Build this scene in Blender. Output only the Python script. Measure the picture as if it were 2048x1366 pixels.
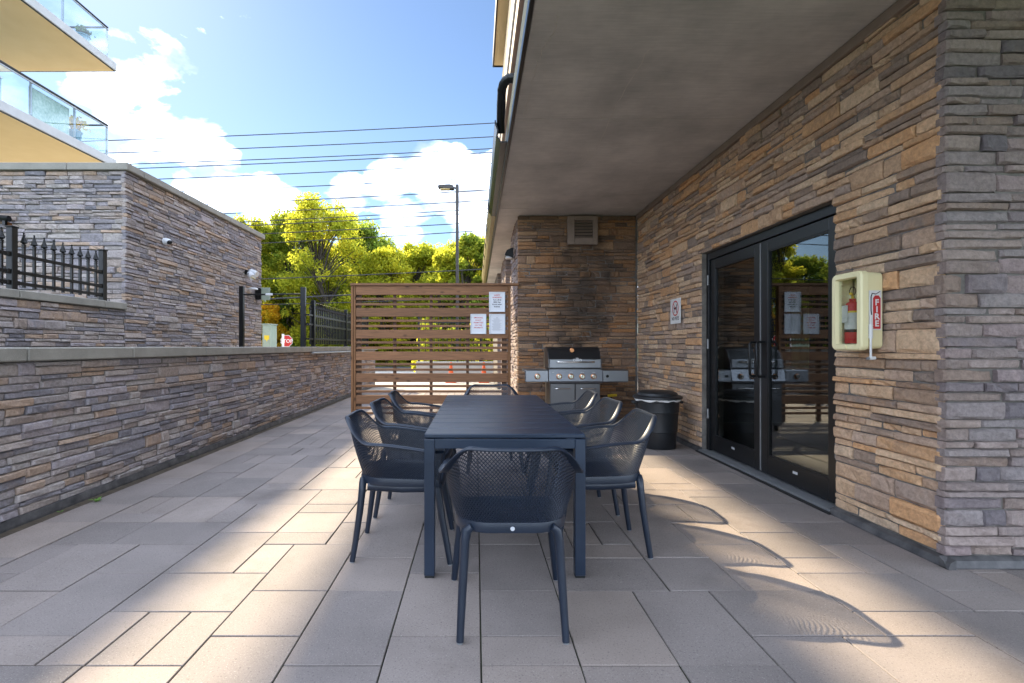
import bpy, bmesh, math, random
from mathutils import Vector, Matrix
R = math.radians
for o in list(bpy.data.objects): bpy.data.objects.remove(o)
scene = bpy.context.scene
COL = scene.collection

# ------------------------------------------------------------------ camera
F, CX, CY, H = 992.0, 952.0, 693.0, 1.22          # focal (px of a 2048 wide frame), principal point, eye height
cam_d = bpy.data.cameras.new('camera'); cam = bpy.data.objects.new('camera', cam_d); COL.objects.link(cam)
cam.location = (0, 0, H); cam.rotation_euler = (R(90), 0, 0)
cam_d.sensor_width = 36.0; cam_d.lens = 36.0 * F / 2048
cam_d.shift_x = (1024 - CX) / 2048; cam_d.shift_y = (CY - 683) / 2048
cam_d.clip_start = 0.05; cam_d.clip_end = 3000
scene.camera = cam
def at(px, py, Y): return Vector(((px - CX) / F * Y, Y, H - (py - CY) / F * Y))

# ------------------------------------------------------------------ sun, sky, exposure
SUN = Vector((0.86, -1.06, -1.0)).normalized()      # way the light travels
sun_d = bpy.data.lights.new('sun', 'SUN'); sun_d.energy = 3.7; sun_d.angle = R(0.42); sun_d.color = (1.0, 0.83, 0.57)
sun = bpy.data.objects.new('sun', sun_d); COL.objects.link(sun)
sun.rotation_euler = SUN.to_track_quat('-Z', 'Y').to_euler(); sun.location = (-40, 50, 60)
SKY_STRENGTH = 0.05
scene.view_settings.view_transform = 'Standard'; scene.view_settings.look = 'None'
scene.view_settings.exposure = 1.97; scene.view_settings.gamma = 1.0
scene.view_settings.use_curve_mapping = False
world = bpy.data.worlds.new('World'); scene.world = world; world.use_nodes = True
def build_world():
    nt = world.node_tree; nt.nodes.clear(); N = nt.nodes.new; L = nt.links.new
    out = N('ShaderNodeOutputWorld'); bg = N('ShaderNodeBackground'); bg.inputs[1].default_value = SKY_STRENGTH
    sky = N('ShaderNodeTexSky'); sky.sky_type = 'NISHITA'; sky.sun_disc = False
    sky.sun_elevation = math.asin(-SUN.z); sky.sun_rotation = math.atan2(-SUN.x, -SUN.y)
    sky.altitude = 100; sky.air_density = 1.0; sky.dust_density = 0.15; sky.ozone_density = 3.0
    tc = N('ShaderNodeTexCoord')
    def math_(op, a, b=None, c=None):
        n = N('ShaderNodeMath'); n.operation = op
        for i, x in enumerate((a, b, c)):
            if x is None: continue
            if isinstance(x, (int, float)): n.inputs[i].default_value = x
            else: L(x, n.inputs[i])
        return n.outputs[0]
    mp = N('ShaderNodeMapping'); mp.inputs['Scale'].default_value = (1.0, 1.0, 1.9); L(tc.outputs['Generated'], mp.inputs[0])
    n1 = N('ShaderNodeTexNoise'); n1.inputs['Scale'].default_value = 4.2; n1.inputs['Detail'].default_value = 9
    n1.inputs['Roughness'].default_value = 0.56; n1.inputs['Distortion'].default_value = 0.25; L(mp.outputs[0], n1.inputs['Vector'])
    # cumulus banks: soft lobes round the directions in which they stand, broken up by the noise
    lobes = None
    banks = [((215, 235), .075), ((150, 215), .06), ((300, 270), .07), ((400, 290), .06), ((450, 305), .035), ((360, 385), .05), ((430, 395), .06), ((530, 415), .06), ((600, 430), .04), ((700, 385), .045), ((780, 370), .06),
             ((870, 370), .075), ((960, 400), .10), ((800, 440), .08), ((920, 315), .028), ((1300, 430), .2), ((-300, 300), .2), ((1900, 300), .25), ((-900, 420), .3)]
    for (px, py), rad in banks:
        d = Vector((px - CX, F, CY - py)).normalized()
        vm = N('ShaderNodeVectorMath'); vm.operation = 'DISTANCE'; L(tc.outputs['Generated'], vm.inputs[0]); vm.inputs[1].default_value = d
        b = math_('MAXIMUM', math_('SUBTRACT', 1.0, math_('DIVIDE', vm.outputs['Value'], rad * 1.30)), 0.0)
        lobes = b if lobes is None else math_('MAXIMUM', lobes, b)
    sepd = N('ShaderNodeSeparateXYZ'); L(tc.outputs['Generated'], sepd.inputs[0])
    away = N('ShaderNodeMapRange'); away.interpolation_type = 'SMOOTHSTEP'; L(sepd.outputs[1], away.inputs[0])   # cloud cover thickened out of view, beside and behind, as added fill light
    away.inputs[1].default_value = .72; away.inputs[2].default_value = .15; away.inputs[3].default_value = 0.0; away.inputs[4].default_value = .36
    dens = math_('ADD', math_('ADD', math_('MULTIPLY', lobes, 0.60), away.outputs[0]), math_('MULTIPLY', math_('SUBTRACT', n1.outputs['Fac'], 0.5), 1.9))
    ramp = N('ShaderNodeValToRGB'); L(dens, ramp.inputs[0])
    ramp.color_ramp.elements[0].position = 0.17; ramp.color_ramp.elements[0].color = (0, 0, 0, 1)
    ramp.color_ramp.elements[1].position = 0.46; ramp.color_ramp.elements[1].color = (1, 1, 1, 1)
    n2 = N('ShaderNodeTexNoise'); n2.inputs['Scale'].default_value = 9; n2.inputs['Detail'].default_value = 6; L(mp.outputs[0], n2.inputs['Vector'])
    cr = N('ShaderNodeValToRGB'); L(n2.outputs['Fac'], cr.inputs[0])
    cr.color_ramp.elements[0].position = .36; cr.color_ramp.elements[0].color = (5.4, 6.2, 7.8, 1)
    cr.color_ramp.elements[1].position = .6; cr.color_ramp.elements[1].color = (33, 37.5, 45.5, 1)
    mx = N('ShaderNodeMixRGB'); L(ramp.outputs[0], mx.inputs[0]); L(sky.outputs[0], mx.inputs[1]); L(cr.outputs[0], mx.inputs[2])
    L(mx.outputs[0], bg.inputs[0]); L(bg.outputs[0], out.inputs[0])
build_world()

# ------------------------------------------------------------------ materials
def nodes_of(name):
    m = bpy.data.materials.new(name); m.use_nodes = True; nt = m.node_tree
    b = nt.nodes['Principled BSDF']; return m, nt, b, nt.nodes.new, nt.links.new
def pmat(name, c1, c2=None, rough=0.6, metal=0.0, scale=6.0, bump=0.0, bscale=40.0, speck=None, coat=0.0, rvar=0.0, spec=.5):
    """principled with a noise blend of two colours, fine bump and optional speckle; world position drives the noise"""
    m, nt, b, N, L = nodes_of(name)
    b.inputs['Roughness'].default_value = rough; b.inputs['Metallic'].default_value = metal; b.inputs['Coat Weight'].default_value = coat; b.inputs['Specular IOR Level'].default_value = spec
    geo = N('ShaderNodeNewGeometry')
    c2 = c2 or tuple(x * 0.82 for x in c1)
    n = N('ShaderNodeTexNoise'); n.inputs['Scale'].default_value = scale; n.inputs['Detail'].default_value = 6; n.inputs['Roughness'].default_value = .6
    L(geo.outputs['Position'], n.inputs['Vector'])
    r = N('ShaderNodeValToRGB'); L(n.outputs['Fac'], r.inputs[0])
    r.color_ramp.elements[0].position = .32; r.color_ramp.elements[0].color = (*c2, 1)
    r.color_ramp.elements[1].position = .68; r.color_ramp.elements[1].color = (*c1, 1)
    col = r.outputs[0]
    if speck:
        v = N('ShaderNodeTexNoise'); v.inputs['Scale'].default_value = 260; v.inputs['Detail'].default_value = 2; L(geo.outputs['Position'], v.inputs['Vector'])
        vr = N('ShaderNodeValToRGB'); L(v.outputs['Fac'], vr.inputs[0]); vr.color_ramp.elements[0].position = .62; vr.color_ramp.elements[1].position = .72
        mx = N('ShaderNodeMixRGB'); L(vr.outputs[0], mx.inputs[0]); L(col, mx.inputs[1]); mx.inputs[2].default_value = (*speck, 1); col = mx.outputs[0]
    L(col, b.inputs['Base Color'])
    if rvar:
        mr = N('ShaderNodeMapRange'); L(n.outputs['Fac'], mr.inputs[0]); mr.inputs[3].default_value = rough - rvar; mr.inputs[4].default_value = rough + rvar
        L(mr.outputs[0], b.inputs['Roughness'])
    if bump:
        nb = N('ShaderNodeTexNoise'); nb.inputs['Scale'].default_value = bscale; nb.inputs['Detail'].default_value = 5; L(geo.outputs['Position'], nb.inputs['Vector'])
        bp = N('ShaderNodeBump'); bp.inputs['Strength'].default_value = bump; bp.inputs['Distance'].default_value = 0.01
        L(nb.outputs['Fac'], bp.inputs['Height']); L(bp.outputs[0], b.inputs['Normal'])
    return m
def piece_random(nt, N, L):
    oi = N('ShaderNodeObjectInfo'); g = N('ShaderNodeNewGeometry')
    m1 = N('ShaderNodeMath'); m1.operation = 'MULTIPLY_ADD'; L(g.outputs['Random Per Island'], m1.inputs[0]); m1.inputs[1].default_value = 7.13; L(oi.outputs['Random'], m1.inputs[2])
    f = N('ShaderNodeMath'); f.operation = 'FRACT'; L(m1.outputs[0], f.inputs[0])
    m2 = N('ShaderNodeMath'); m2.operation = 'MULTIPLY'; L(f.outputs[0], m2.inputs[0]); m2.inputs[1].default_value = 13.7
    f2 = N('ShaderNodeMath'); f2.operation = 'FRACT'; L(m2.outputs[0], f2.inputs[0])
    return f.outputs[0], f2.outputs[0], g
def stone_mat(name, palette, mottle=0.5, soot=None):
    m, nt, b, N, L = nodes_of(name); b.inputs['Roughness'].default_value = .86; b.inputs['Specular IOR Level'].default_value = .3
    r1, r2, g = piece_random(nt, N, L)
    def ramp(fac):
        cr = N('ShaderNodeValToRGB'); L(fac, cr.inputs[0]); cr.color_ramp.interpolation = 'CONSTANT'
        e = cr.color_ramp.elements
        while len(e) < len(palette): e.new(0.5)
        for i, c in enumerate(palette): e[i].position = i / len(palette); e[i].color = (*c, 1)
        return cr.outputs[0]
    a, c = ramp(r1), ramp(r2)
    n = N('ShaderNodeTexNoise'); n.inputs['Scale'].default_value = 9; n.inputs['Detail'].default_value = 8; n.inputs['Roughness'].default_value = .65; L(g.outputs['Position'], n.inputs['Vector'])
    nr = N('ShaderNodeValToRGB'); L(n.outputs['Fac'], nr.inputs[0]); nr.color_ramp.elements[0].position = .42; nr.color_ramp.elements[1].position = .72
    mm = N('ShaderNodeMath'); mm.operation = 'MULTIPLY'; L(nr.outputs[0], mm.inputs[0]); mm.inputs[1].default_value = mottle
    mx = N('ShaderNodeMixRGB'); L(mm.outputs[0], mx.inputs[0]); L(a, mx.inputs[1]); L(c, mx.inputs[2])
    n3 = N('ShaderNodeTexNoise'); n3.inputs['Scale'].default_value = 38; n3.inputs['Detail'].default_value = 6; n3.inputs['Roughness'].default_value = .7; L(g.outputs['Position'], n3.inputs['Vector'])
    vr = N('ShaderNodeMapRange'); L(n3.outputs['Fac'], vr.inputs[0]); vr.inputs[1].default_value = .25; vr.inputs[2].default_value = .75; vr.inputs[3].default_value = .66; vr.inputs[4].default_value = 1.3
    hs = N('ShaderNodeHueSaturation'); L(vr.outputs[0], hs.inputs['Value']); L(mx.outputs[0], hs.inputs['Color'])
    col = hs.outputs[0]
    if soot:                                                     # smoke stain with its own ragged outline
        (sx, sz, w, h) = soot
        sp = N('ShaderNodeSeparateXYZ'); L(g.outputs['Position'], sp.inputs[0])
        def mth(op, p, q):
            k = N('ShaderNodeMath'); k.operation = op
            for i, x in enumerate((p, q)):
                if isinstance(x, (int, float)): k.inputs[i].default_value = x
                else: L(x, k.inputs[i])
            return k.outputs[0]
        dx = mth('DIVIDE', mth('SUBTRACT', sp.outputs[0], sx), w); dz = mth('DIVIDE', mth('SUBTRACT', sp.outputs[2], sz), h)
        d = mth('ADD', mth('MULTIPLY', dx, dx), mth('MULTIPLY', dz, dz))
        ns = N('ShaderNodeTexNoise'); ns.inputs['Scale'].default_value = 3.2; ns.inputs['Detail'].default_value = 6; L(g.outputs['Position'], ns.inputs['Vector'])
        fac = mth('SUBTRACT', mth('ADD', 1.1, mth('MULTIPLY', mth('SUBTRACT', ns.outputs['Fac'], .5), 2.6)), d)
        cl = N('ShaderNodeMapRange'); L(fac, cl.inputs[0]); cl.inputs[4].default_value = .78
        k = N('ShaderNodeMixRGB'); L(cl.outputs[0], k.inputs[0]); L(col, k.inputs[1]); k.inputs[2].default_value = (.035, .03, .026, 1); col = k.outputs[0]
    L(col, b.inputs['Base Color'])
    bp = N('ShaderNodeBump'); bp.inputs['Strength'].default_value = 1.0; bp.inputs['Distance'].default_value = .022
    mu = N('ShaderNodeMixRGB'); mu.inputs[0].default_value = .45; L(n.outputs['Fac'], mu.inputs[1]); L(n3.outputs['Fac'], mu.inputs[2])
    L(mu.outputs[0], bp.inputs['Height']); L(bp.outputs[0], b.inputs['Normal'])
    return m
def paver_mat():
    m, nt, b, N, L = nodes_of('paver_concrete'); b.inputs['Roughness'].default_value = .8
    r1, r2, g = piece_random(nt, N, L)
    cr = N('ShaderNodeValToRGB'); L(r1, cr.inputs[0]); e = cr.color_ramp.elements
    e[0].color = (.195, .168, .156, 1); e[1].color = (.278, .230, .203, 1); k = e.new(.5); k.color = (.232, .199, .185, 1)
    n = N('ShaderNodeTexNoise'); n.inputs['Scale'].default_value = 2.2; n.inputs['Detail'].default_value = 7; L(g.outputs['Position'], n.inputs['Vector'])
    mr = N('ShaderNodeMapRange'); L(n.outputs['Fac'], mr.inputs[0]); mr.inputs[1].default_value = .3; mr.inputs[2].default_value = .7; mr.inputs[3].default_value = .84; mr.inputs[4].default_value = 1.12
    hs = N('ShaderNodeHueSaturation'); L(cr.outputs[0], hs.inputs['Color']); L(mr.outputs[0], hs.inputs['Value'])
    s = N('ShaderNodeTexNoise'); s.inputs['Scale'].default_value = 210; s.inputs['Detail'].default_value = 3; L(g.outputs['Position'], s.inputs['Vector'])
    sr = N('ShaderNodeValToRGB'); L(s.outputs['Fac'], sr.inputs[0]); sr.color_ramp.elements[0].position = .60; sr.color_ramp.elements[1].position = .75
    sm = N('ShaderNodeMath'); sm.operation = 'MULTIPLY'; L(sr.outputs[0], sm.inputs[0]); sm.inputs[1].default_value = .6
    mx = N('ShaderNodeMixRGB'); L(sm.outputs[0], mx.inputs[0]); L(hs.outputs[0], mx.inputs[1]); mx.inputs[2].default_value = (.5, .47, .44, 1)
    dk = N('ShaderNodeTexNoise'); dk.inputs['Scale'].default_value = 120; dk.inputs['Detail'].default_value = 2; L(g.outputs['Position'], dk.inputs['Vector'])
    dr = N('ShaderNodeValToRGB'); L(dk.outputs['Fac'], dr.inputs[0]); dr.color_ramp.elements[0].position = .25; dr.color_ramp.elements[0].color = (.55, .55, .55, 1); dr.color_ramp.elements[1].position = .42; dr.color_ramp.elements[1].color = (1, 1, 1, 1)
    ml = N('ShaderNodeMixRGB'); ml.blend_type = 'MULTIPLY'; ml.inputs[0].default_value = 1; L(mx.outputs[0], ml.inputs[1]); L(dr.outputs[0], ml.inputs[2])
    # water and grime marks
    w = N('ShaderNodeTexNoise'); w.inputs['Scale'].default_value = .9; w.inputs['Detail'].default_value = 9; w.inputs['Roughness'].default_value = .7; L(g.outputs['Position'], w.inputs['Vector'])
    wr = N('ShaderNodeValToRGB'); L(w.outputs['Fac'], wr.inputs[0]); wr.color_ramp.elements[0].position = .55; wr.color_ramp.elements[0].color = (1, 1, 1, 1); wr.color_ramp.elements[1].position = .75; wr.color_ramp.elements[1].color = (.62, .585, .55, 1)
    ml2 = N('ShaderNodeMixRGB'); ml2.blend_type = 'MULTIPLY'; ml2.inputs[0].default_value = 1; L(ml.outputs[0], ml2.inputs[1]); L(wr.outputs[0], ml2.inputs[2])
    L(ml2.outputs[0], b.inputs['Base Color'])
    bp = N('ShaderNodeBump'); bp.inputs['Strength'].default_value = .35; bp.inputs['Distance'].default_value = .004; L(s.outputs['Fac'], bp.inputs['Height']); L(bp.outputs[0], b.inputs['Normal'])
    return m
def soffit_mat():
    m, nt, b, N, L = nodes_of('board_formed_concrete'); b.inputs['Roughness'].default_value = .85
    g = N('ShaderNodeNewGeometry')
    n = N('ShaderNodeTexNoise'); n.inputs['Scale'].default_value = 1.6; n.inputs['Detail'].default_value = 9; n.inputs['Roughness'].default_value = .62; L(g.outputs['Position'], n.inputs['Vector'])
    cr = N('ShaderNodeValToRGB'); L(n.outputs['Fac'], cr.inputs[0]); e = cr.color_ramp.elements
    e[0].position = .34; e[0].color = (.41, .39, .375, 1); e[1].position = .70; e[1].color = (.63, .59, .56, 1); k = e.new(.5); k.color = (.51, .48, .46, 1)
    mp = N('ShaderNodeMapping'); mp.inputs['Scale'].default_value = (1.0, 14, 1); L(g.outputs['Position'], mp.inputs[0])
    st = N('ShaderNodeTexNoise'); st.inputs['Scale'].default_value = 5; st.inputs['Detail'].default_value = 4; L(mp.outputs[0], st.inputs['Vector'])
    sr = N('ShaderNodeMapRange'); L(st.outputs['Fac'], sr.inputs[0]); sr.inputs[3].default_value = .82; sr.inputs[4].default_value = 1.18
    hs = N('ShaderNodeHueSaturation'); L(cr.outputs[0], hs.inputs['Color']); L(sr.outputs[0], hs.inputs['Value'])
    L(hs.outputs[0], b.inputs['Base Color'])
    bp = N('ShaderNodeBump'); bp.inputs['Strength'].default_value = .4; bp.inputs['Distance'].default_value = .01; L(n.outputs['Fac'], bp.inputs['Height']); L(bp.outputs[0], b.inputs['Normal'])
    return m
def wood_mat(name, c1, c2, axis=0):
    m, nt, b, N, L = nodes_of(name); b.inputs['Roughness'].default_value = .72
    r1, r2, g = piece_random(nt, N, L)
    cb = N('ShaderNodeCombineXYZ'); L(r1, cb.inputs[0]); L(r2, cb.inputs[2])
    sc = N('ShaderNodeVectorMath'); sc.operation = 'SCALE'; L(cb.outputs[0], sc.inputs[0]); sc.inputs['Scale'].default_value = 9
    ad = N('ShaderNodeVectorMath'); L(g.outputs['Position'], ad.inputs[0]); L(sc.outputs[0], ad.inputs[1])
    mp = N('ShaderNodeMapping'); s = [22, 22, 22]; s[axis] = 1.3; mp.inputs['Scale'].default_value = s; L(ad.outputs[0], mp.inputs[0])
    n = N('ShaderNodeTexNoise'); n.inputs['Scale'].default_value = 2.6; n.inputs['Detail'].default_value = 8; n.inputs['Distortion'].default_value = .6; L(mp.outputs[0], n.inputs['Vector'])
    cr = N('ShaderNodeValToRGB'); L(n.outputs['Fac'], cr.inputs[0]); e = cr.color_ramp.elements
    e[0].position = .3; e[0].color = (*c2, 1); e[1].position = .7; e[1].color = (*c1, 1)
    mp2 = N('ShaderNodeMapping'); s2 = [9, 9, 9]; s2[axis] = 4.2; mp2.inputs['Scale'].default_value = s2; L(ad.outputs[0], mp2.inputs[0])
    v = N('ShaderNodeTexVoronoi'); v.inputs['Scale'].default_value = 1.0; L(mp2.outputs[0], v.inputs['Vector'])
    vr = N('ShaderNodeValToRGB'); L(v.outputs['Distance'], vr.inputs[0]); vr.color_ramp.elements[0].position = .06; vr.color_ramp.elements[0].color = (.28, .24, .22, 1); vr.color_ramp.elements[1].position = .2; vr.color_ramp.elements[1].color = (1, 1, 1, 1)
    ml = N('ShaderNodeMixRGB'); ml.blend_type = 'MULTIPLY'; ml.inputs[0].default_value = .9; L(cr.outputs[0], ml.inputs[1]); L(vr.outputs[0], ml.inputs[2])
    br = N('ShaderNodeMapRange'); L(r2, br.inputs[0]); br.inputs[3].default_value = .82; br.inputs[4].default_value = 1.2
    hs = N('ShaderNodeHueSaturation'); L(ml.outputs[0], hs.inputs['Color']); L(br.outputs[0], hs.inputs['Value'])
    L(hs.outputs[0], b.inputs['Base Color'])
    bp = N('ShaderNodeBump'); bp.inputs['Strength'].default_value = .3; bp.inputs['Distance'].default_value = .004; L(n.outputs['Fac'], bp.inputs['Height']); L(bp.outputs[0], b.inputs['Normal'])
    return m
def glass_mat(name, tint=(1, 1, 1), boost=1.0, rough=0.0):
    m, nt, b, N, L = nodes_of(name); nt.nodes.remove(b); out = nt.nodes['Material Output']
    t = N('ShaderNodeBsdfTransparent'); t.inputs[0].default_value = (*tint, 1)
    gl = N('ShaderNodeBsdfGlossy'); gl.inputs['Roughness'].default_value = rough; gl.inputs[0].default_value = (.95, .98, 1, 1)
    lw = N('ShaderNodeLayerWeight'); lw.inputs[0].default_value = .5
    pw = N('ShaderNodeMath'); pw.operation = 'POWER'; L(lw.outputs['Facing'], pw.inputs[0]); pw.inputs[1].default_value = 4.2
    fr = N('ShaderNodeMath'); fr.operation = 'MULTIPLY_ADD'; L(pw.outputs[0], fr.inputs[0]); fr.inputs[1].default_value = .95; fr.inputs[2].default_value = .045
    mu = N('ShaderNodeMath'); mu.operation = 'MULTIPLY'; mu.use_clamp = True; L(fr.outputs[0], mu.inputs[0]); mu.inputs[1].default_value = boost
    mx = N('ShaderNodeMixShader'); L(mu.outputs[0], mx.inputs[0]); L(t.outputs[0], mx.inputs[1]); L(gl.outputs[0], mx.inputs[2]); L(mx.outputs[0], out.inputs[0])
    return m
def leaf_mat(name, cols):
    m, nt, b, N, L = nodes_of(name); nt.nodes.remove(b); out = nt.nodes['Material Output']
    r1, r2, g = piece_random(nt, N, L)
    cr = N('ShaderNodeValToRGB'); e = cr.color_ramp.elements
    n = N('ShaderNodeTexNoise'); n.inputs['Scale'].default_value = .45; n.inputs['Detail'].default_value = 3; L(g.outputs['Position'], n.inputs['Vector'])
    mixf = N('ShaderNodeMath'); mixf.operation = 'MULTIPLY_ADD'; L(r1, mixf.inputs[0]); mixf.inputs[1].default_value = .5
    sub = N('ShaderNodeMapRange'); L(n.outputs['Fac'], sub.inputs[0]); sub.inputs[1].default_value = .3; sub.inputs[2].default_value = .7; sub.inputs[3].default_value = 0; sub.inputs[4].default_value = .5
    L(sub.outputs[0], mixf.inputs[2]); L(mixf.outputs[0], cr.inputs[0])
    while len(e) < len(cols): e.new(.5)
    for i, c in enumerate(cols): e[i].position = i / (len(cols) - 1); e[i].color = (*c, 1)
    d = N('ShaderNodeBsdfDiffuse'); L(cr.outputs[0], d.inputs[0])
    hs = N('ShaderNodeHueSaturation'); hs.inputs['Value'].default_value = 2.3; hs.inputs['Saturation'].default_value = 1.0; L(cr.outputs[0], hs.inputs['Color'])
    t = N('ShaderNodeBsdfTranslucent'); L(hs.outputs[0], t.inputs[0])
    mx = N('ShaderNodeMixShader'); mx.inputs[0].default_value = .62; L(d.outputs[0], mx.inputs[1]); L(t.outputs[0], mx.inputs[2]); L(mx.outputs[0], out.inputs[0])
    return m
def steel_mat(name, c, rough=.3, axis=0):
    m, nt, b, N, L = nodes_of(name); b.inputs['Metallic'].default_value = 1; b.inputs['Base Color'].default_value = (*c, 1)
    g = N('ShaderNodeNewGeometry'); mp = N('ShaderNodeMapping'); s = [220, 220, 220]; s[axis] = 3; mp.inputs['Scale'].default_value = s; L(g.outputs['Position'], mp.inputs[0])
    n = N('ShaderNodeTexNoise'); n.inputs['Scale'].default_value = 1.5; n.inputs['Detail'].default_value = 3; L(mp.outputs[0], n.inputs['Vector'])
    mr = N('ShaderNodeMapRange'); L(n.outputs['Fac'], mr.inputs[0]); mr.inputs[3].default_value = rough - .08; mr.inputs[4].default_value = rough + .12; L(mr.outputs[0], b.inputs['Roughness'])
    return m

TAN = [(.33, .225, .15), (.26, .18, .128), (.39, .275, .185), (.205, .155, .125), (.36, .225, .13), (.29, .215, .17), (.385, .225, .12), (.165, .13, .112), (.40, .30, .215), (.235, .185, .16)]
GREY = [(.265, .235, .23), (.20, .185, .20), (.31, .26, .235), (.155, .148, .165), (.34, .30, .285), (.25, .20, .172), (.28, .25, .265), (.33, .24, .18), (.215, .20, .215), (.30, .27, .255)]
TAN = [(c[0] * 1.55, c[1] * 1.50, c[2] * 1.42) for c in TAN]; GREY = [tuple(x * 1.22 for x in c) for c in GREY]
M = dict(
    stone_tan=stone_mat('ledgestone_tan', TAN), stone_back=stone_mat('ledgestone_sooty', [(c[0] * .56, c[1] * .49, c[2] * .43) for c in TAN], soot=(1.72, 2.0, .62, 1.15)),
    stone_grey=stone_mat('ledgestone_grey', GREY), stone_corner=stone_mat('ledgestone_corner', [(.18 * a[0] + .52 * b[0], .18 * a[1] + .52 * b[1], .18 * a[2] + .56 * b[2]) for a, b in zip(TAN, GREY)]),
    mortar=pmat('mortar', (.20, .185, .165), (.11, .10, .09), .95, scale=14, bump=.5), joint=pmat('joint_sand', (.030, .040, .012), (.014, .013, .011), .95, scale=2.3, bump=.6),
    paver=paver_mat(), soffit=soffit_mat(), coping=pmat('cast_coping', (.30, .285, .25), (.22, .21, .185), .85, scale=4, bump=.25, bscale=90, speck=(.40, .38, .34)),
    wood=wood_mat('stained_cedar', (.28, .135, .060), (.15, .070, .032)), wood_post=wood_mat('stained_cedar_post', (.25, .115, .042), (.15, .07, .027), 2),
    wood_dark=wood_mat('stained_cedar_stud', (.12, .07, .04), (.07, .04, .025), 2),
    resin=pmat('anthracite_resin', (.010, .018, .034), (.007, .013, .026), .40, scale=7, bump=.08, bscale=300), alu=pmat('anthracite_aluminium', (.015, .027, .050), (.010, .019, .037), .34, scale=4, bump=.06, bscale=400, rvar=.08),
    black=pmat('black_powder_coat', (.008, .009, .010), (.006, .007, .008), .30, scale=20, spec=.3), blackp=pmat('black_plastic', (.016, .018, .021), (.010, .011, .013), .45, scale=8, bump=.1, bscale=60),
    bronze=pmat('dark_bronze_frame', (.009, .010, .012), (.007, .008, .009), .34, scale=12, spec=.35), rubber=pmat('rubber', (.012, .012, .012), None, .8),
    steel=steel_mat('brushed_steel', (.27, .28, .30), .34), steel_v=steel_mat('brushed_steel_dark', (.15, .15, .155), .38), chrome=pmat('chrome', (.75, .73, .70), (.7, .68, .66), .15, 1.0),
    lidblack=pmat('hood_enamel', (.014, .014, .015), (.011, .011, .012), .35), copper=pmat('copper_ring', (.55, .27, .13), (.45, .2, .09), .3, 1.0),
    white=pmat('white_paint', (.74, .74, .73), (.70, .70, .69), .5), paper=pmat('paper', (.72, .74, .78), (.69, .71, .75), .7), silver=pmat('silver_frame', (.62, .64, .68), (.55, .57, .60), .35, .3),
    red=pmat('red_print', (.55, .03, .03), (.5, .025, .025), .5), ink=pmat('black_print', (.02, .02, .03), None, .6), greyink=pmat('grey_print', (.35, .36, .40), None, .7),
    cream=pmat('cream_plastic', (.84, .77, .46), (.80, .73, .43), .45, scale=3), clear=glass_mat('clear_pane', (.93, .95, .94), .9), door_glass=glass_mat('door_glass', (.62, .66, .65), 1.5),
    rail_glass=glass_mat('railing_glass', (.86, .93, .96), 1.0), yellow_soffit=pmat('painted_soffit', (.93, .74, .44), (.88, .69, .39), .8, scale=2), fascia=pmat('slab_edge', (.42, .42, .42), (.36, .36, .36), .85, scale=3),
    gold_metal=pmat('beige_metal', (.33, .27, .12), (.26, .21, .09), .5, .0, scale=5), pale=pmat('pale_render', (.62, .60, .56), (.58, .56, .52), .85), vent=pmat('tan_metal', (.25, .19, .155), (.21, .16, .13), .55, scale=9),
    dark_room=pmat('dark_room', (.045, .047, .05), None, .8), room_floor=pmat('room_floor', (.16, .11, .06), (.11, .075, .04), .35, scale=3), curtain=pmat('green_curtain', (.30, .38, .16), None, .9),
    asphalt=pmat('asphalt', (.075, .073, .07), (.05, .05, .048), .95, scale=2, bump=.5, bscale=120), concrete=pmat('concrete', (.42, .39, .35), (.34, .32, .29), .9, scale=2, bump=.2), earth=pmat('earth', (.10, .075, .05), (.055, .042, .03), .95, scale=9, bump=.8, bscale=30),
    grass=pmat('grass_ground', (.085, .12, .03), (.05, .08, .02), .9, scale=3, bump=.8, bscale=25), bark=pmat('bark', (.06, .048, .036), (.032, .027, .021), .95, scale=12, bump=.8), galv=pmat('galvanised', (.33, .34, .35), (.27, .28, .29), .5, .6),
    pole=pmat('bronze_pole', (.035, .03, .026), None, .5), wire=pmat('wire', (.03, .03, .032), None, .6), orange=pmat('cone_orange', (.75, .12, .03), (.65, .10, .02), .5), sage=pmat('sage_metal', (.30, .36, .29), (.26, .31, .25), .5),
    camwhite=pmat('camera_shell', (.62, .64, .67), (.58, .60, .63), .35), lamp_glass=pmat('lamp_lens', (.55, .45, .22), None, .3), yellow=pmat('yellow_paint', (.75, .55, .03), (.65, .46, .02), .5), flash=pmat('flashing', (.11, .105, .105), (.03, .03, .033), .6, scale=9),
    leaf_yellow=leaf_mat('leaves_yellow_green', [(.11, .145, .022), (.21, .235, .027), (.33, .32, .032), (.47, .40, .038)]), leaf_green=leaf_mat('leaves_green', [(.06, .10, .02), (.115, .165, .026), (.21, .235, .032), (.33, .31, .036)]),
    leaf_gold=leaf_mat('leaves_gold', [(.16, .16, .02), (.33, .25, .02), (.48, .32, .025), (.34, .17, .04)]), leaf_dark=leaf_mat('leaves_dark', [(.03, .06, .016), (.05, .095, .02), (.09, .14, .026), (.16, .19, .03)]),
    weed=pmat('weed_leaf', (.12, .26, .03), (.08, .18, .02), .6), skin_tag=pmat('tag_card', (.62, .62, .58), None, .7), blue_tub=pmat('teal_pot', (.10, .22, .26), None, .5), wicker=pmat('woven_panel', (.50, .55, .44), (.28, .36, .26), .8, scale=16))

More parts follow.
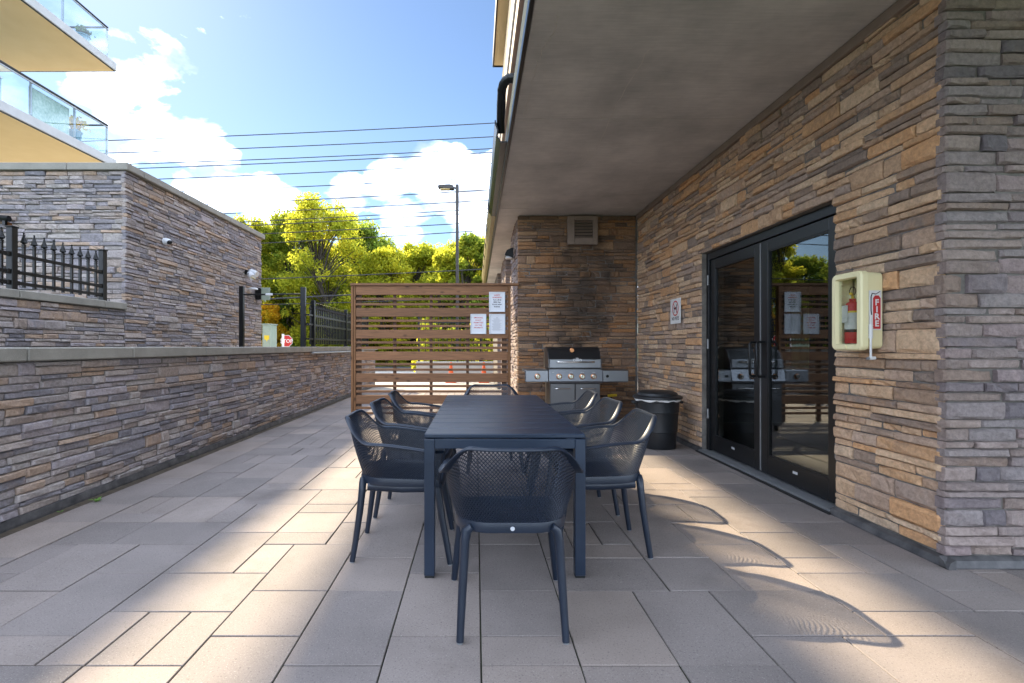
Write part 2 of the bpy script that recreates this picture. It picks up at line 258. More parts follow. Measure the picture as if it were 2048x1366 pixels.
# ------------------------------------------------------------------ mesh helpers
class MB:
    def __init__(s): s.v = []; s.f = []
    def box(s, x0, x1, y0, y1, z0, z1, c=0.0):
        x0, x1 = min(x0, x1), max(x0, x1); y0, y1 = min(y0, y1), max(y0, y1); z0, z1 = min(z0, z1), max(z0, z1)
        n = len(s.v)
        if c <= 0:
            s.v += [(x, y, z) for z in (z0, z1) for y in (y0, y1) for x in (x0, x1)]
            s.f += [tuple(n + i for i in q) for q in ((0, 2, 3, 1), (4, 5, 7, 6), (0, 1, 5, 4), (2, 6, 7, 3), (0, 4, 6, 2), (1, 3, 7, 5))]
            return s
        c = min(c, .45 * (x1 - x0), .45 * (y1 - y0), .45 * (z1 - z0)); lim = ((x0, x1), (y0, y1), (z0, z1)); idx = {}
        for sx in (0, 1):
            for sy in (0, 1):
                for sz in (0, 1):
                    sg = (sx, sy, sz)
                    for a in range(3):
                        p = [lim[k][sg[k]] + (0 if k == a else (c if sg[k] == 0 else -c)) for k in range(3)]
                        idx[sg + (a,)] = len(s.v); s.v.append(tuple(p))
        def sgn(a, sa, b, sb, k, sk): t = [0, 0, 0]; t[a] = sa; t[b] = sb; t[k] = sk; return tuple(t)
        for a in range(3):
            b, k = (a + 1) % 3, (a + 2) % 3
            for sa in (0, 1): s.f.append(tuple(idx[sgn(a, sa, b, p, k, q) + (a,)] for p, q in ((0, 0), (1, 0), (1, 1), (0, 1))))
            for sa in (0, 1):
                for sb in (0, 1):
                    s.f.append((idx[sgn(a, sa, b, sb, k, 0) + (a,)], idx[sgn(a, sa, b, sb, k, 1) + (a,)], idx[sgn(a, sa, b, sb, k, 1) + (b,)], idx[sgn(a, sa, b, sb, k, 0) + (b,)]))
        for sx in (0, 1):
            for sy in (0, 1):
                for sz in (0, 1): s.f.append(tuple(idx[(sx, sy, sz, a)] for a in range(3)))
        return s
    def tube(s, pts, r, n=10, cap=True, flat=1.0):
        pts = [Vector(p) for p in pts]; rs = r if isinstance(r, (list, tuple)) else [r] * len(pts); base = len(s.v); up = None
        for i, p in enumerate(pts):
            d = (pts[min(i + 1, len(pts) - 1)] - pts[max(i - 1, 0)]).normalized()
            if up is None: up = Vector((0, 0, 1)) if abs(d.z) < .9 else Vector((1, 0, 0))
            u = d.cross(up).normalized(); w = u.cross(d).normalized(); up = w
            for k in range(n):
                a = 2 * math.pi * k / n; s.v.append(tuple(p + u * (rs[i] * math.cos(a)) + w * (rs[i] * flat * math.sin(a))))
        for i in range(len(pts) - 1):
            for k in range(n):
                a, b = base + i * n + k, base + i * n + (k + 1) % n; s.f.append((a, b, b + n, a + n))
        if cap:
            s.f.append(tuple(base + k for k in range(n))); e = base + (len(pts) - 1) * n; s.f.append(tuple(e + k for k in reversed(range(n))))
        return s
    def lathe(s, prof, cx, cy, n=32, axis='z', c0=0.0):
        base = len(s.v)
        for r, z in prof:
            for k in range(n):
                a = 2 * math.pi * k / n; p, q = r * math.cos(a), r * math.sin(a)
                s.v.append((cx + p, cy + q, c0 + z) if axis == 'z' else ((cx + p, c0 + z, cy + q) if axis == 'y' else (c0 + z, cx + p, cy + q)))
        for i in range(len(prof) - 1):
            for k in range(n):
                a, b = base + i * n + k, base + i * n + (k + 1) % n; s.f.append((a, b, b + n, a + n))
        s.f.append(tuple(base + k for k in range(n))); e = base + (len(prof) - 1) * n; s.f.append(tuple(e + k for k in range(n)))
        return s
    def prism(s, poly, a0, a1, axis='y'):
        """polygon in the two other axes, extruded along axis"""
        base = len(s.v); n = len(poly)
        for a in (a0, a1):
            for p, q in poly: s.v.append({'x': (a, p, q), 'y': (p, a, q), 'z': (p, q, a)}[axis])
        s.f.append(tuple(base + i for i in range(n))); s.f.append(tuple(base + n + i for i in reversed(range(n))))
        for i in range(n): j = (i + 1) % n; s.f.append((base + i, base + j, base + n + j, base + n + i))
        return s
    def sweep(s, rows, closed_section=True):
        base = len(s.v); n = len(rows[0])
        for r in rows: s.v += [tuple(p) for p in r]
        for i in range(len(rows) - 1):
            for k in range(n if closed_section else n - 1):
                a, b = base + i * n + k, base + i * n + (k + 1) % n; s.f.append((a, b, b + n, a + n))
        if closed_section:
            s.f.append(tuple(base + k for k in range(n))); e = base + (len(rows) - 1) * n; s.f.append(tuple(e + k for k in reversed(range(n))))
        return s
    def mesh(s, name, mat, smooth=False, fix=True):
        me = bpy.data.meshes.new(name); me.from_pydata(s.v, [], s.f)
        if fix:
            bm = bmesh.new(); bm.from_mesh(me); bmesh.ops.recalc_face_normals(bm, faces=bm.faces); bm.to_mesh(me); bm.free()
        me.materials.append(mat)
        if smooth: me.shade_smooth() if smooth is True else me.set_sharp_from_angle(angle=smooth)
        return me
    def obj(s, name, mat, parent=None, smooth=False, fix=True):
        return link(name, s.mesh(name, mat, smooth, fix), parent)
def link(name, me, parent=None):
    o = bpy.data.objects.new(name, me); COL.objects.link(o)
    if parent: o.parent = parent; o.matrix_parent_inverse = Matrix.Translation(-base_of(parent))
    return o
BASE = {}
def base_of(o): return BASE.get(o.name, Vector((0, 0, 0)))
def tag(o, label, cat, group=None):
    o['label'] = label; o['category'] = cat
    if group: o['group'] = group
    return o
def thing(name, label, cat, loc=(0, 0, 0), group=None):
    o = bpy.data.objects.new(name, None); COL.objects.link(o); o.location = loc; o.empty_display_size = .1
    BASE[o.name] = Vector(loc); return tag(o, label, cat, group)
def kind(o, k): o['kind'] = k; return o
def box(name, mat, parent, *a, c=0.0): return MB().box(*a, c=c).obj(name, mat, parent)
def copy_tree(o, parent=None):
    c = o.copy(); COL.objects.link(c); c.parent = parent
    for ch in list(o.children): copy_tree(ch, c)
    return c
def text(name, s, size, mat, parent, origin, right, up, align='CENTER', depth=.0006, bold=0.0, sx=1.0):
    cu = bpy.data.curves.new('t', 'FONT'); cu.body = s; cu.size = size; cu.align_x = align; cu.extrude = depth; cu.offset = bold; cu.resolution_u = 2
    t = bpy.data.objects.new('t', cu); COL.objects.link(t); bpy.context.view_layer.update()
    me = bpy.data.meshes.new_from_object(t.evaluated_get(bpy.context.evaluated_depsgraph_get())); bpy.data.objects.remove(t); bpy.data.curves.remove(cu)
    right, up = Vector(right), Vector(up); nrm = right.cross(up); o = Vector(origin)
    me.transform(Matrix(((right.x * sx, up.x, nrm.x, o.x), (right.y * sx, up.y, nrm.y, o.y), (right.z * sx, up.z, nrm.z, o.z), (0, 0, 0, 1))))
    me.materials.clear(); me.materials.append(mat); me.name = name
    return link(name, me, parent)

# ------------------------------------------------------------------ ledgestone walls
rs = random.Random(11)
def stone_variant(rnd, l, h):
    """one split-face stone, unit sized, front towards +y: uneven face with rolled edges"""
    us = [0, .03 / l * .45, .34 + rnd.uniform(-.1, .1), .67 + rnd.uniform(-.1, .1), 1 - .03 / l * .45, 1]; vs = [0, .17, .83, 1]
    b = MB(); nx, nz = len(us), len(vs)
    tilt, tilt2 = rnd.uniform(-.006, .006), rnd.uniform(-.005, .005)
    for j, v in enumerate(vs):
        for i, u in enumerate(us):
            edge = (i in (0, nx - 1)) + (j in (0, nz - 1))
            y = 1.0 * 0 + (-.009 if edge == 1 else -.015 if edge == 2 else rnd.uniform(-.007, .008)) + tilt * (u - .5) * 2 + tilt2 * (v - .5) * 2
            b.v.append((u + (rnd.uniform(-.006, .006) if 0 < i < nx - 1 else 0), y, v + (rnd.uniform(-.085, .03) if j == nz - 1 and 0 < i < nx - 1 else rnd.uniform(-.03, .085) if j == 0 and 0 < i < nx - 1 else 0)))
    for j in range(nz - 1):
        for i in range(nx - 1): a = j * nx + i; b.f.append((a, a + 1, a + nx + 1, a + nx))
    k = len(b.v); b.v += [(0, -.06, 0), (1, -.06, 0), (1, -.06, 1), (0, -.06, 1)]
    bot = list(range(nx)); top = [(nz - 1) * nx + i for i in range(nx)]
    b.f.append((k + 1, k) + tuple(bot)); b.f.append((k + 3, k + 2) + tuple(reversed(top)))
    b.f.append((k,  k + 3) + tuple(j * nx for j in reversed(range(nz)))); b.f.append((k + 2, k + 1) + tuple(j * nx + nx - 1 for j in range(nz)))
    return b
VAR = {}
for cls, ln in (('s', .15), ('m', .28), ('l', .44)): VAR[cls] = [stone_variant(rs, ln, .06) for _ in range(9)]
VMESH = {}
def vmesh(cls, i, mat):
    key = (cls, i, mat.name)
    if key not in VMESH: VMESH[key] = VAR[cls][i].mesh('stone', mat, fix=True)
    return VMESH[key]
def stone_face(wall, origin, u, n, length, breaks, seed, mat, limit=300, holes=(), band=.118, gap=.0062, vis=None):
    """fill a wall face with coursed ledgestone. wall: part that owns the stones; breaks: heights the courses must meet"""
    rnd = random.Random(seed); O, U, Nn, Z = Vector(origin), Vector(u), Vector(n), Vector((0, 0, 1)); st = []
    rows = []
    for v0, v1 in zip(breaks[:-1], breaks[1:]):
        k = max(1, round((v1 - v0) / band)); ws = [rnd.uniform(.8, 1.2) for _ in range(k)]; t = sum(ws); z = v0
        for w in ws: rows.append((z, z + (v1 - v0) * w / t)); z += (v1 - v0) * w / t
    def run(a, b, z0, z1):
        x = a
        while x < b - 1e-4:
            l = rnd.choice((.14, .19, .24, .29, .33, .38, .45)) * rnd.uniform(.9, 1.1)
            if b - x - l < .12: l = b - x
            if l > .62: l *= .5
            st.append((x, z0, l, z1 - z0)); x += l
    for z0, z1 in rows:
        spans = [(0, length)]
        for (a, b, c, d) in holes:
            if c < z1 - 1e-3 and d > z0 + 1e-3:
                spans = [q for s in spans for q in ((s[0], min(s[1], a)), (max(s[0], b), s[1])) if q[1] - q[0] > .02]
        for a, b in spans:
            x = a
            while x < b - 1e-4:
                seg = rnd.uniform(.35, .95)
                if b - x - seg < .3: seg = b - x
                t = rnd.random(); h = z1 - z0
                if t < .11: run(x, x + seg, z0, z1)
                elif t < .62: m = z0 + h * rnd.uniform(.44, .56); run(x, x + seg, z0, m); run(x, x + seg, m, z1)
                else:
                    m = z0 + h * rnd.choice((.36, .64)); run(x, x + seg, z0, m); run(x, x + seg, m, z1)
                x += seg
    sc = []
    for (x, z, l, h) in st:
        c = O + U * (x + l / 2) + Z * (z + h / 2); d = c - Vector((0, 0, H)); inside = d.y > .2 and -0.98 < (d.x / d.y) < 1.13 and -.69 < d.z / d.y < .715
        if vis and not vis(c): inside = False
        sc.append((-(l * h * abs(d.normalized().dot(Nn)) / d.length_squared if inside else 0), (x, z, l, h)))
    sc.sort(key=lambda q: q[0]); rest = MB(); bx = Matrix(((U.x, Nn.x, 0, 0), (U.y, Nn.y, 0, 0), (0, 0, 1, 0), (0, 0, 0, 1)))
    for i, (s, (x, z, l, h)) in enumerate(sc):
        cls = 's' if l < .2 else 'm' if l < .36 else 'l'; vi = rnd.randrange(9); proud = rnd.choice((.008, .012, .018, .022, .026, .032))
        p = O + U * (x + gap / 2) + Z * (z + gap * .4) + Nn * proud; L_, H_ = l - gap, h - gap * .8
        mtx = Matrix.Translation(p) @ bx @ Matrix.Diagonal((L_, 1, H_, 1))
        if i < limit and s < 0:
            o = bpy.data.objects.new('stone', vmesh(cls, vi, mat)); COL.objects.link(o); o.parent = wall; o.matrix_basis = mtx
        else:
            k = len(rest.v); V = VAR[cls][vi]; rest.v += [tuple(mtx @ Vector(q)) for q in V.v]; rest.f += [tuple(k + q for q in f) for f in V.f]
    if rest.v:
        o = rest.obj('stone_veneer', mat, None); kind(o, 'stuff'); o.parent = wall

# ================================================================== THE SETTING
kind(MB().box(-900, 900, -300, 1500, -.6, -.16).obj('ground', M['grass']), 'structure')
kind(MB().box(-60, 60, 13.2, 24.5, -.155, -.02).obj('driveway', M['concrete']), 'structure')
kind(MB().box(-120, 120, 24.7, 31.5, -.155, -.05).obj('road', M['asphalt']), 'structure')
kind(MB().box(-120, 120, 24.5, 24.7, -.155, .08, c=.02).obj('kerb', M['concrete']), 'structure')
# ---- patio: pavers on a sand bed
patio = kind(MB().box(-3.12, 2.62, -2.2, 13.2, -.15, -.0075).obj('patio', M['joint']), 'structure')
def lay_pavers():
    rnd = random.Random(5); ux, uy = .19, .1935; X0, Y0 = -3.02, 1.897 - .1935 * 9
    nx0, ny = 30, 67; nxr = 40; g = {}
    def ok(i, j): return 0 <= j < ny and 0 <= i < (nxr if Y0 + (j + 1) * uy < 2.87 else nx0) and (i, j) not in g
    tiles = []
    for j in range(ny):
        for i in range(nxr):
            if not ok(i, j): continue
            opts = [(3, 2)] * 7 + [(2, 2)] * 5 + [(2, 3)] * 4 + [(2, 1)] * 3 + [(1, 2)]
            rnd.shuffle(opts); opts += [(2, 2), (2, 1), (1, 2), (1, 1)]
            for w, h in opts:
                cells = [(i + a, j + b) for a in range(w) for b in range(h)]
                if all(ok(*c) for c in cells):
                    if w * h > 1 and (w, h) != (1, 1):
                        # avoid leaving single slots
                        if ok(i + w, j) and not ok(i + w + 1, j) and rnd.random() < .8 and (w, h) not in ((2, 1), (1, 2)): continue
                    for c in cells: g[c] = 1
                    tiles.append((i, j, w, h)); break
    def score(t):
        x, y = X0 + (t[0] + t[2] / 2) * ux, Y0 + (t[1] + t[3] / 2) * uy
        if y < 1.55 or not (-1.0 < x / max(y, .1) < 1.15): return 0
        return -t[2] * t[3] / y ** 3
    tiles.sort(key=score); cache = {}; rest = MB()
    for k, (i, j, w, h) in enumerate(tiles):
        L_, W_ = w * ux - .0064, h * uy - .0064; cx, cy = X0 + (i + w / 2) * ux, Y0 + (j + h / 2) * uy; z = rnd.uniform(-.0026, .0026)
        if k < 300 and score((i, j, w, h)) < 0:
            if (w, h) not in cache: cache[(w, h)] = MB().box(-L_ / 2, L_ / 2, -W_ / 2, W_ / 2, -.029, 0, c=.0022).mesh('paver', M['paver'])
            o = link('paver', cache[(w, h)], patio); o.location = (cx, cy, z); o.rotation_euler = (rnd.uniform(-.0016, .0016), rnd.uniform(-.0016, .0016), rnd.uniform(-.002, .002))
        else: rest.box(cx - L_ / 2, cx + L_ / 2, cy - W_ / 2, cy + W_ / 2, -.029 + z, z, c=.0022)
    kind(rest.obj('paver_field', M['paver'], patio), 'stuff')
lay_pavers()
kind(MB().box(2.621, 4.7, -2.2, 2.74, -.15, -.0075).obj('patio_bed', M['joint']), 'structure')
kind(MB().box(-3.115, -3.026, -2.2, 13.2, -.029, -.003).obj('soil_strip', M['earth']), 'structure')
# walkway between garden wall and the stone building
kind(MB().box(-4.9, -3.5, -2, 13.2, -.155, .02).obj('walkway', M['concrete']), 'structure')

# ================================================================== THE APARTMENT BUILDING ON THE RIGHT
BLD = thing('apartment_building', 'brown ledgestone apartment building with concrete canopy over the patio and glass double doors', 'building', (2.62, 2.76, 0))
CEIL = 3.34; WX = 2.62; DY0, DY1, DZ = 3.61, 5.75, 2.295
w_side = MB()                                                          # wall with the doors (faces the patio)
w_side.box(WX, WX + .25, 2.765, DY0, .0, CEIL); w_side.box(WX, WX + .25, DY1, 8.03, .0, CEIL); w_side.box(WX, WX + .25, DY0, DY1, DZ, CEIL)
w_side = w_side.obj('wall', M['mortar'], BLD)
stone_face(w_side, (WX, 2.765, .055), (0, 1, 0), (-1, 0, 0), 8.0 - 2.765, (0, DZ - .055, CEIL - .085), 3, M['stone_tan'], holes=[(DY0 - 2.765, DY1 - 2.765, -1, DZ - .055)])
w_front = MB().box(WX, 6.0, 2.76, 2.764, 0, CEIL + .3).box(WX + .25, 6.0, 2.764, 3.0, 0, CEIL + .3).obj('wall', M['mortar'], BLD)
stone_face(w_front, (4.6, 2.76, .06), (-1, 0, 0), (0, -1, 0), 4.6 - WX + .026, (0, CEIL), 8, M['stone_corner'], 120)
w_back = MB().box(.70, WX, 8.04, 8.3, 0, CEIL).obj('wall', M['mortar'], BLD)
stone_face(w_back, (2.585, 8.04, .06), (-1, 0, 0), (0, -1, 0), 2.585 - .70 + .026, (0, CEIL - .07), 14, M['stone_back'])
w_alley = MB().box(.70, 1.0, 8.3, 9.7, 0, CEIL).box(.70, 1.0, 11.5, 13.4, 0, CEIL).box(1.0, 1.2, 9.7, 11.5, 0, CEIL).box(.62, 1.0, 14.4, 18, 0, CEIL).obj('wall', M['mortar'], BLD)
stone_face(w_alley, (.70, 8.3, .06), (0, 1, 0), (-1, 0, 0), 1.4, (0, CEIL - .03), 15, M['stone_corner'], 150)
stone_face(w_alley, (.70, 11.5, .06), (0, 1, 0), (-1, 0, 0), 1.9, (0, CEIL - .03), 16, M['stone_corner'], 0)
stone_face(w_alley, (1.0, 11.5, .06), (-1, 0, 0), (0, -1, 0), .32, (0, CEIL - .03), 17, M['stone_corner'], 0)
stone_face(w_alley, (1.0, 14.4, .06), (-1, 0, 0), (0, -1, 0), .38, (0, CEIL - .03), 18, M['stone_corner'], 0)
MB().box(.985, .997, 9.9, 10.9, 0, 2.2, c=.004).obj('side_door', M['bronze'], BLD)
# concrete canopy slab: soffit, drip edge, fascia; the panels are separated by recessed form joints
ys = [-2.5, 1.35, 4.62, 6.95, 7.62, 11.2, 14.6, 17.5]
for a, b in zip(ys[:-1], ys[1:]): box('canopy_slab', M['soffit'], BLD, .36, 6.0, a + .003, b - .003, CEIL, CEIL + .24, c=.005)
box('trim_board', M['vent'], BLD, WX - .045, WX - .002, 2.80, 8.0, CEIL - .075, CEIL - .004, c=.004)
box('drip_edge', M['black'], BLD, .328, .358, -2.5, 17.5, CEIL - .012, CEIL + .07, c=.006)
box('fascia', M['gold_metal'], BLD, .336, .357, -2.5, 17.5, CEIL + .071, CEIL + .28, c=.006)
up = MB().box(.50, 6.0, -2.5, 17.5, CEIL + .243, 6.4).obj('upper_wall', M['mortar'], BLD)
stone_face(up, (.50, 0.5, CEIL + .27), (0, 1, 0), (-1, 0, 0), 9.5, (0, .75), 25, M['stone_corner'], 0)
box('band_course', M['vent'], BLD, .40, .497, -2.5, 17.5, 4.42, 4.60, c=.01); box('band_course', M['white'], BLD, .375, .497, -2.5, 17.5, 4.603, 4.66, c=.01); box('band_course', M['vent'], BLD, .385, .497, -2.5, 17.5, 4.663, 4.95, c=.01)
box('balcony_soffit', M['yellow_soffit'], BLD, .345, .70, 2.0, 9.5, 6.60, 6.63); box('balcony_edge', M['bronze'], BLD, .318, .343, 2.0, 9.53, 6.58, 6.85, c=.005); box('balcony_edge', M['bronze'], BLD, .345, .70, 9.503, 9.53, 6.58, 6.85, c=.005)
box('balcony_slab', M['fascia'], BLD, .345, 3.0, 2.0, 9.5, 6.633, 6.84)
# gutter with joints, downspout with ribbed elbow
gp = [(.333, 3.40), (.26, 3.40), (.215, 3.47), (.225, 3.53), (.20, 3.60), (.20, 3.64), (.212, 3.64), (.215, 3.61), (.24, 3.53), (.232, 3.475), (.268, 3.415), (.333, 3.415)]
for i, (a, b) in enumerate([(5.3, 8.3), (8.303, 11.3), (11.303, 14.3), (14.303, 17.4)]): MB().prism(gp, a, b, 'y').obj('gutter', M['black' if i == 0 else 'gold_metal'], BLD)  # dark gutter; gold on the farther lengths is reflected light put into the colour
for y in (8.3, 9.8, 11.3, 12.8, 14.3): MB().prism([(.215 - .006, 3.46), (.335, 3.39), (.335, 3.395), (.194, 3.645), (.192, 3.6)], y - .012, y + .012, 'y').obj('gutter_strap', M['black'], BLD)
pts = [(.47, 5.02, 3.92), (.36, 5.02, 3.935)] + [(.35 - .085 * math.sin(t), 5.02 + .12 * (1 - math.cos(t)), 3.85 + .085 * math.cos(t)) for t in [i * math.pi / 16 for i in range(9)]] + [(.265, 5.2, 3.76), (.265, 5.36, 3.66), (.268, 5.42, 3.55)]
MB().tube(pts, [.045 + (.004 if i % 2 else 0) for i in range(len(pts))], 14).obj('downspout', M['black'], BLD, smooth=.6)
# base flashing along the walls
fl = [(WX - .004, .054), (WX - .034, .040), (WX - .048, .008), (WX - .048, .002), (WX - .004, .002)]
MB().prism(fl, 2.70, DY0 + .01, 'y').obj('base_flashing', M['flash'], BLD); MB().prism(fl, DY1 - .01, 8.0, 'y').obj('base_flashing', M['flash'], BLD)
MB().prism([(2.757, .058), (2.727, .040), (2.712, .008), (2.712, .002), (2.757, .002)], WX - .048, 5.0, 'x').obj('base_flashing', M['flash'], BLD)
# ---- double door
FX = 2.668
fr = MB().box(FX, FX + .11, DY0 + .004, DY0 + .06, .03, DZ - .004, c=.004).box(FX, FX + .11, DY1 - .06, DY1 - .004, .03, DZ - .004, c=.004).box(FX, FX + .11, DY0 + .061, DY1 - .061, DZ - .085, DZ - .004, c=.004).obj('door_frame', M['bronze'], BLD)
box('door_threshold', M['galv'], BLD, 2.575, 2.80, DY0 + .004, DY1 - .004, .001, .029, c=.004)
box('door_sill_strip', M['rubber'], BLD, 2.55, 2.572, DY0 - .02, DY1 + .02, .001, .018, c=.004)
ym = (DY0 + DY1) / 2
def leaf(a, b, hinge):
    z0, z1 = .045, DZ - .09; st = .105
    d = MB(); X0, X1 = FX + .02, FX + .066
    d.box(X0, X1, a, a + st, z0, z1, c=.003); d.box(X0, X1, b - st, b, z0, z1, c=.003); d.box(X0, X1, a + st, b - st, z1 - .10, z1, c=.003); d.box(X0, X1, a + st, b - st, z0, z0 + .165, c=.003)
    d = d.obj('door', M['bronze'], BLD)
    p = MB().box(X0 + .018, X0 + .028, a + st - .008, b - st + .008, z0 + .157, z1 - .092).obj('pane', M['door_glass'], d)
    bead = MB()
    for (ya, yb, za, zb) in ((a + st, a + st + .012, z0 + .165, z1 - .10), (b - st - .012, b - st, z0 + .165, z1 - .10), (a + st + .012, b - st - .012, z0 + .165, z0 + .177), (a + st + .012, b - st - .012, z1 - .112, z1 - .10)): bead.box(X0 + .004, X0 + .016, ya, yb, za, zb)
    q = [bead.obj('glazing_bead', M['galv'] if 0 else M['bronze'], d)]
    yh = b - .055 if hinge == 'a' else a + .055
    q.append(MB().tube([(X0, yh, 1.26), (X0 - .055, yh, 1.262), (X0 - .072, yh, 1.245), (X0 - .072, yh, .955), (X0 - .055, yh, .938), (X0, yh, .94)], .0125, 10).obj('handle', M['black'], d, smooth=.7))
    q.append(MB().box(X0 - .003, X0 - .0005, (a + b) / 2 - .03, (a + b) / 2 + .03, z0 + .10, z0 + .122).obj('label_plate', M['silver'], d))
    ye = b - .002 if hinge == 'b' else a + .002
    for z in (.45, 1.25, 1.98): q.append(MB().tube([(FX - .006, ye + (.012 if hinge == 'b' else -.012), z - .055), (FX - .006, ye + (.012 if hinge == 'b' else -.012), z + .055)], .010, 8).obj('hinge', M['galv'], d))
leaf(DY0 + .064, ym - .003, 'a'); leaf(ym + .003, DY1 - .064, 'b')
MB().box(FX + .012, FX + .019, ym - .006, ym + .006, .05, DZ - .1).obj('astragal', M['galv'], BLD)
# room behind the doors
rm = MB().box(2.88, 6.5, 3.01, 8.0, -.05, -.001).obj('room_floor', M['room_floor'], BLD)
MB().box(6.5, 6.6, 3.0, 8.2, 0, 3.3).box(2.875, 6.5, 8.0, 8.1, 0, 3.3).obj('room_wall', M['dark_room'], BLD)
MB().box(2.88, 6.5, 3.01, 8.0, 2.6, 2.65).obj('room_ceiling', M['dark_room'], BLD)
cur = MB(); rows = [[(4.9 + .03 * math.sin(i * 1.1), 7.3 + i * .035, z) for z in (.9, 2.1)] for i in range(12)]; cur.sweep(rows, False).obj('curtain', M['curtain'], BLD)

# ================================================================== THE GARDEN WALL ON THE LEFT
GW = thing('garden_wall', 'long low grey ledgestone garden wall with flat cast coping beside the patio', 'wall', (-3.3, 6, 0))
core = MB().box(-3.46, -3.15, -2.0, 15.5, -.12, 1.115).obj('wall_core', M['mortar'], GW)
stone_face(core, (-3.15, 15.4, .055), (0, -1, 0), (1, 0, 0), 14.0, (0, 1.055), 21, M['stone_grey'], 300, band=.108)
cy = [-2.0, .2, 1.3, 2.3, 3.41, 4.46, 5.66, 6.88, 8.05, 9.3, 10.5, 11.8, 13.1, 14.3, 15.55]
for i, (a, b) in enumerate(zip(cy[:-1], cy[1:])): box('coping_stone', M['coping'], GW, -3.52, -3.078, a + .004, b - .004, 1.118, 1.212 + (i % 3) * .0015, c=.008)
MB().prism([(-3.148, .062), (-3.118, .058), (-3.106, .012), (-3.106, -.01), (-3.148, -.01)], -2, 15.3, 'y').obj('base_flashing', M['flash'], GW)
MB().tube([(-3.06, 9.3, 1.10), (-3.06, 9.6, 1.098), (-3.06, 13.5, 1.095)], .02, 8).obj('conduit', M['galv'], GW)

# ================================================================== STONE OUTBUILDING AND RETAINING WALL BEHIND IT
SX, SY0, SY1, SZ = -4.96, 7.02, 11.45, 3.70
SB = thing('stone_outbuilding', 'flat roofed grey ledgestone outbuilding with concrete coping behind the garden wall', 'outbuilding', (SX, SY0, 0))
sw = MB().box(-13.0, SX, SY0, SY1, -.1, SZ).obj('wall', M['mortar'], SB)
stone_face(sw, (SX, SY1 - .02, 1.0), (0, -1, 0), (1, 0, 0), SY1 - SY0 - .02 + .026, (0, SZ - 1.0), 31, M['stone_grey'], 300, band=.108, vis=lambda c: c.z > 1.1)
stone_face(sw, (SX, SY0, 1.6), (-1, 0, 0), (0, -1, 0), 3.2, (0, SZ - 1.6), 32, M['stone_grey'], 200, band=.108)
for a, b in ((-8.0, -6.9), (-6.9, -5.75), (-5.75, SX + .07)): box('coping_stone', M['coping'], SB, a + .003, b - .003, SY0 - .06, SY0 + .3, SZ + .003, SZ + .105, c=.008)
for a, b in ((SY0 + .303, 8.4), (8.4, 9.9), (9.9, SY1 + .06)): box('coping_stone', M['coping'], SB, SX - .3, SX + .07, a + .003, b - .003, SZ + .003, SZ + .105, c=.008)
box('roof_deck', M['asphalt'], SB, -13.0, SX - .31, SY0 + .31, SY1, SZ + .003, SZ + .06)
RW = thing('retaining_wall', 'low stone retaining wall with coping that carries the spiked fence', 'wall', (SX, 5, 0))
rw = MB().box(SX - .32, SX - .001, -1, SY0 - .03, -.1, 1.735).obj('wall_core', M['mortar'], RW)
stone_face(rw, (SX, SY0 - .04, .9), (0, -1, 0), (1, 0, 0), 4.4, (0, .83), 33, M['stone_grey'], 160, band=.108)
for a, b in ((-1, 4.2), (4.2, 5.34), (5.34, 6.57), (6.57, SY0 - .035)): box('coping_stone', M['coping'], RW, SX - .40, SX + .055, a + .003, b - .003, 1.738, 1.83, c=.008)

# ---- iron fences
def fence(label, x, ya, yb, zb, posts, height, rails, skip=(), spacing=.13, one_rail_mesh=True):
    F_ = thing('iron_fence', label, 'fence', (x, ya, zb), 'black spiked iron fences')
    pm = MB().box(-.036, .036, -.036, .036, 0, height + .02, c=.005).box(-.044, .044, -.044, .044, height + .021, height + .036, c=.004).box(-.055, .055, -.055, .055, 0, .012, c=.003).mesh('post', M['black'])
    for y in posts: o = bpy.data.objects.new('post', pm); COL.objects.link(o); o.parent = F_; o.location = (0, y - ya, 0)
    pk = MB().box(-.0125, .0125, -.0125, .0125, .05, height - .14).box(-.017, .017, -.017, .017, height - .15, height - .135, c=.003).box(-.017, .017, -.017, .017, height - .175, height - .165, c=.003)
    pk.lathe([(.012, height - .134), (.014, height - .13), (.034, height - .115), (.028, height - .10), (.014, height - .055), (.007, height - .02), (.0095, height - .012), (.0095, height - .004), (.004, height)], 0, 0, 8)
    pm2 = pk.mesh('picket', M['black'])
    y = ya + spacing
    while y < yb - .03:
        if all(abs(y - p) > .06 for p in posts): o = bpy.data.objects.new('picket', pm2); COL.objects.link(o); o.parent = F_; o.location = (0, y - ya, 0)
        y += spacing
    for z in rails:
        for a, b in zip(posts[:-1], posts[1:]):
            r_ = MB().box(-.019, .019, a - ya + .037, b - ya - .037, z - .018, z + .018, c=.004); r_.box(-.024, .024, a - ya + .037, a - ya + .075, z - .024, z + .024, c=.004); r_.box(-.024, .024, b - ya - .075, b - ya - .037, z - .024, z + .024, c=.004)
            o = bpy.data.objects.new('rail', r_.mesh('rail', M['black'])); COL.objects.link(o); o.parent = F_
    return F_
fence('black spiked iron fence on the retaining wall coping in front of the outbuilding', -5.08, 2.8, 6.75, 1.831, [2.8, 4.115, 5.43, 6.75], .67, [.09, .21, .40], spacing=.132)
fence('black spiked iron fence on the garden wall coping behind the wooden screen', -3.30, 10.05, 15.3, 1.2155, [10.05, 12.55, 15.05], .90, [.16, .44, .63], spacing=.125)
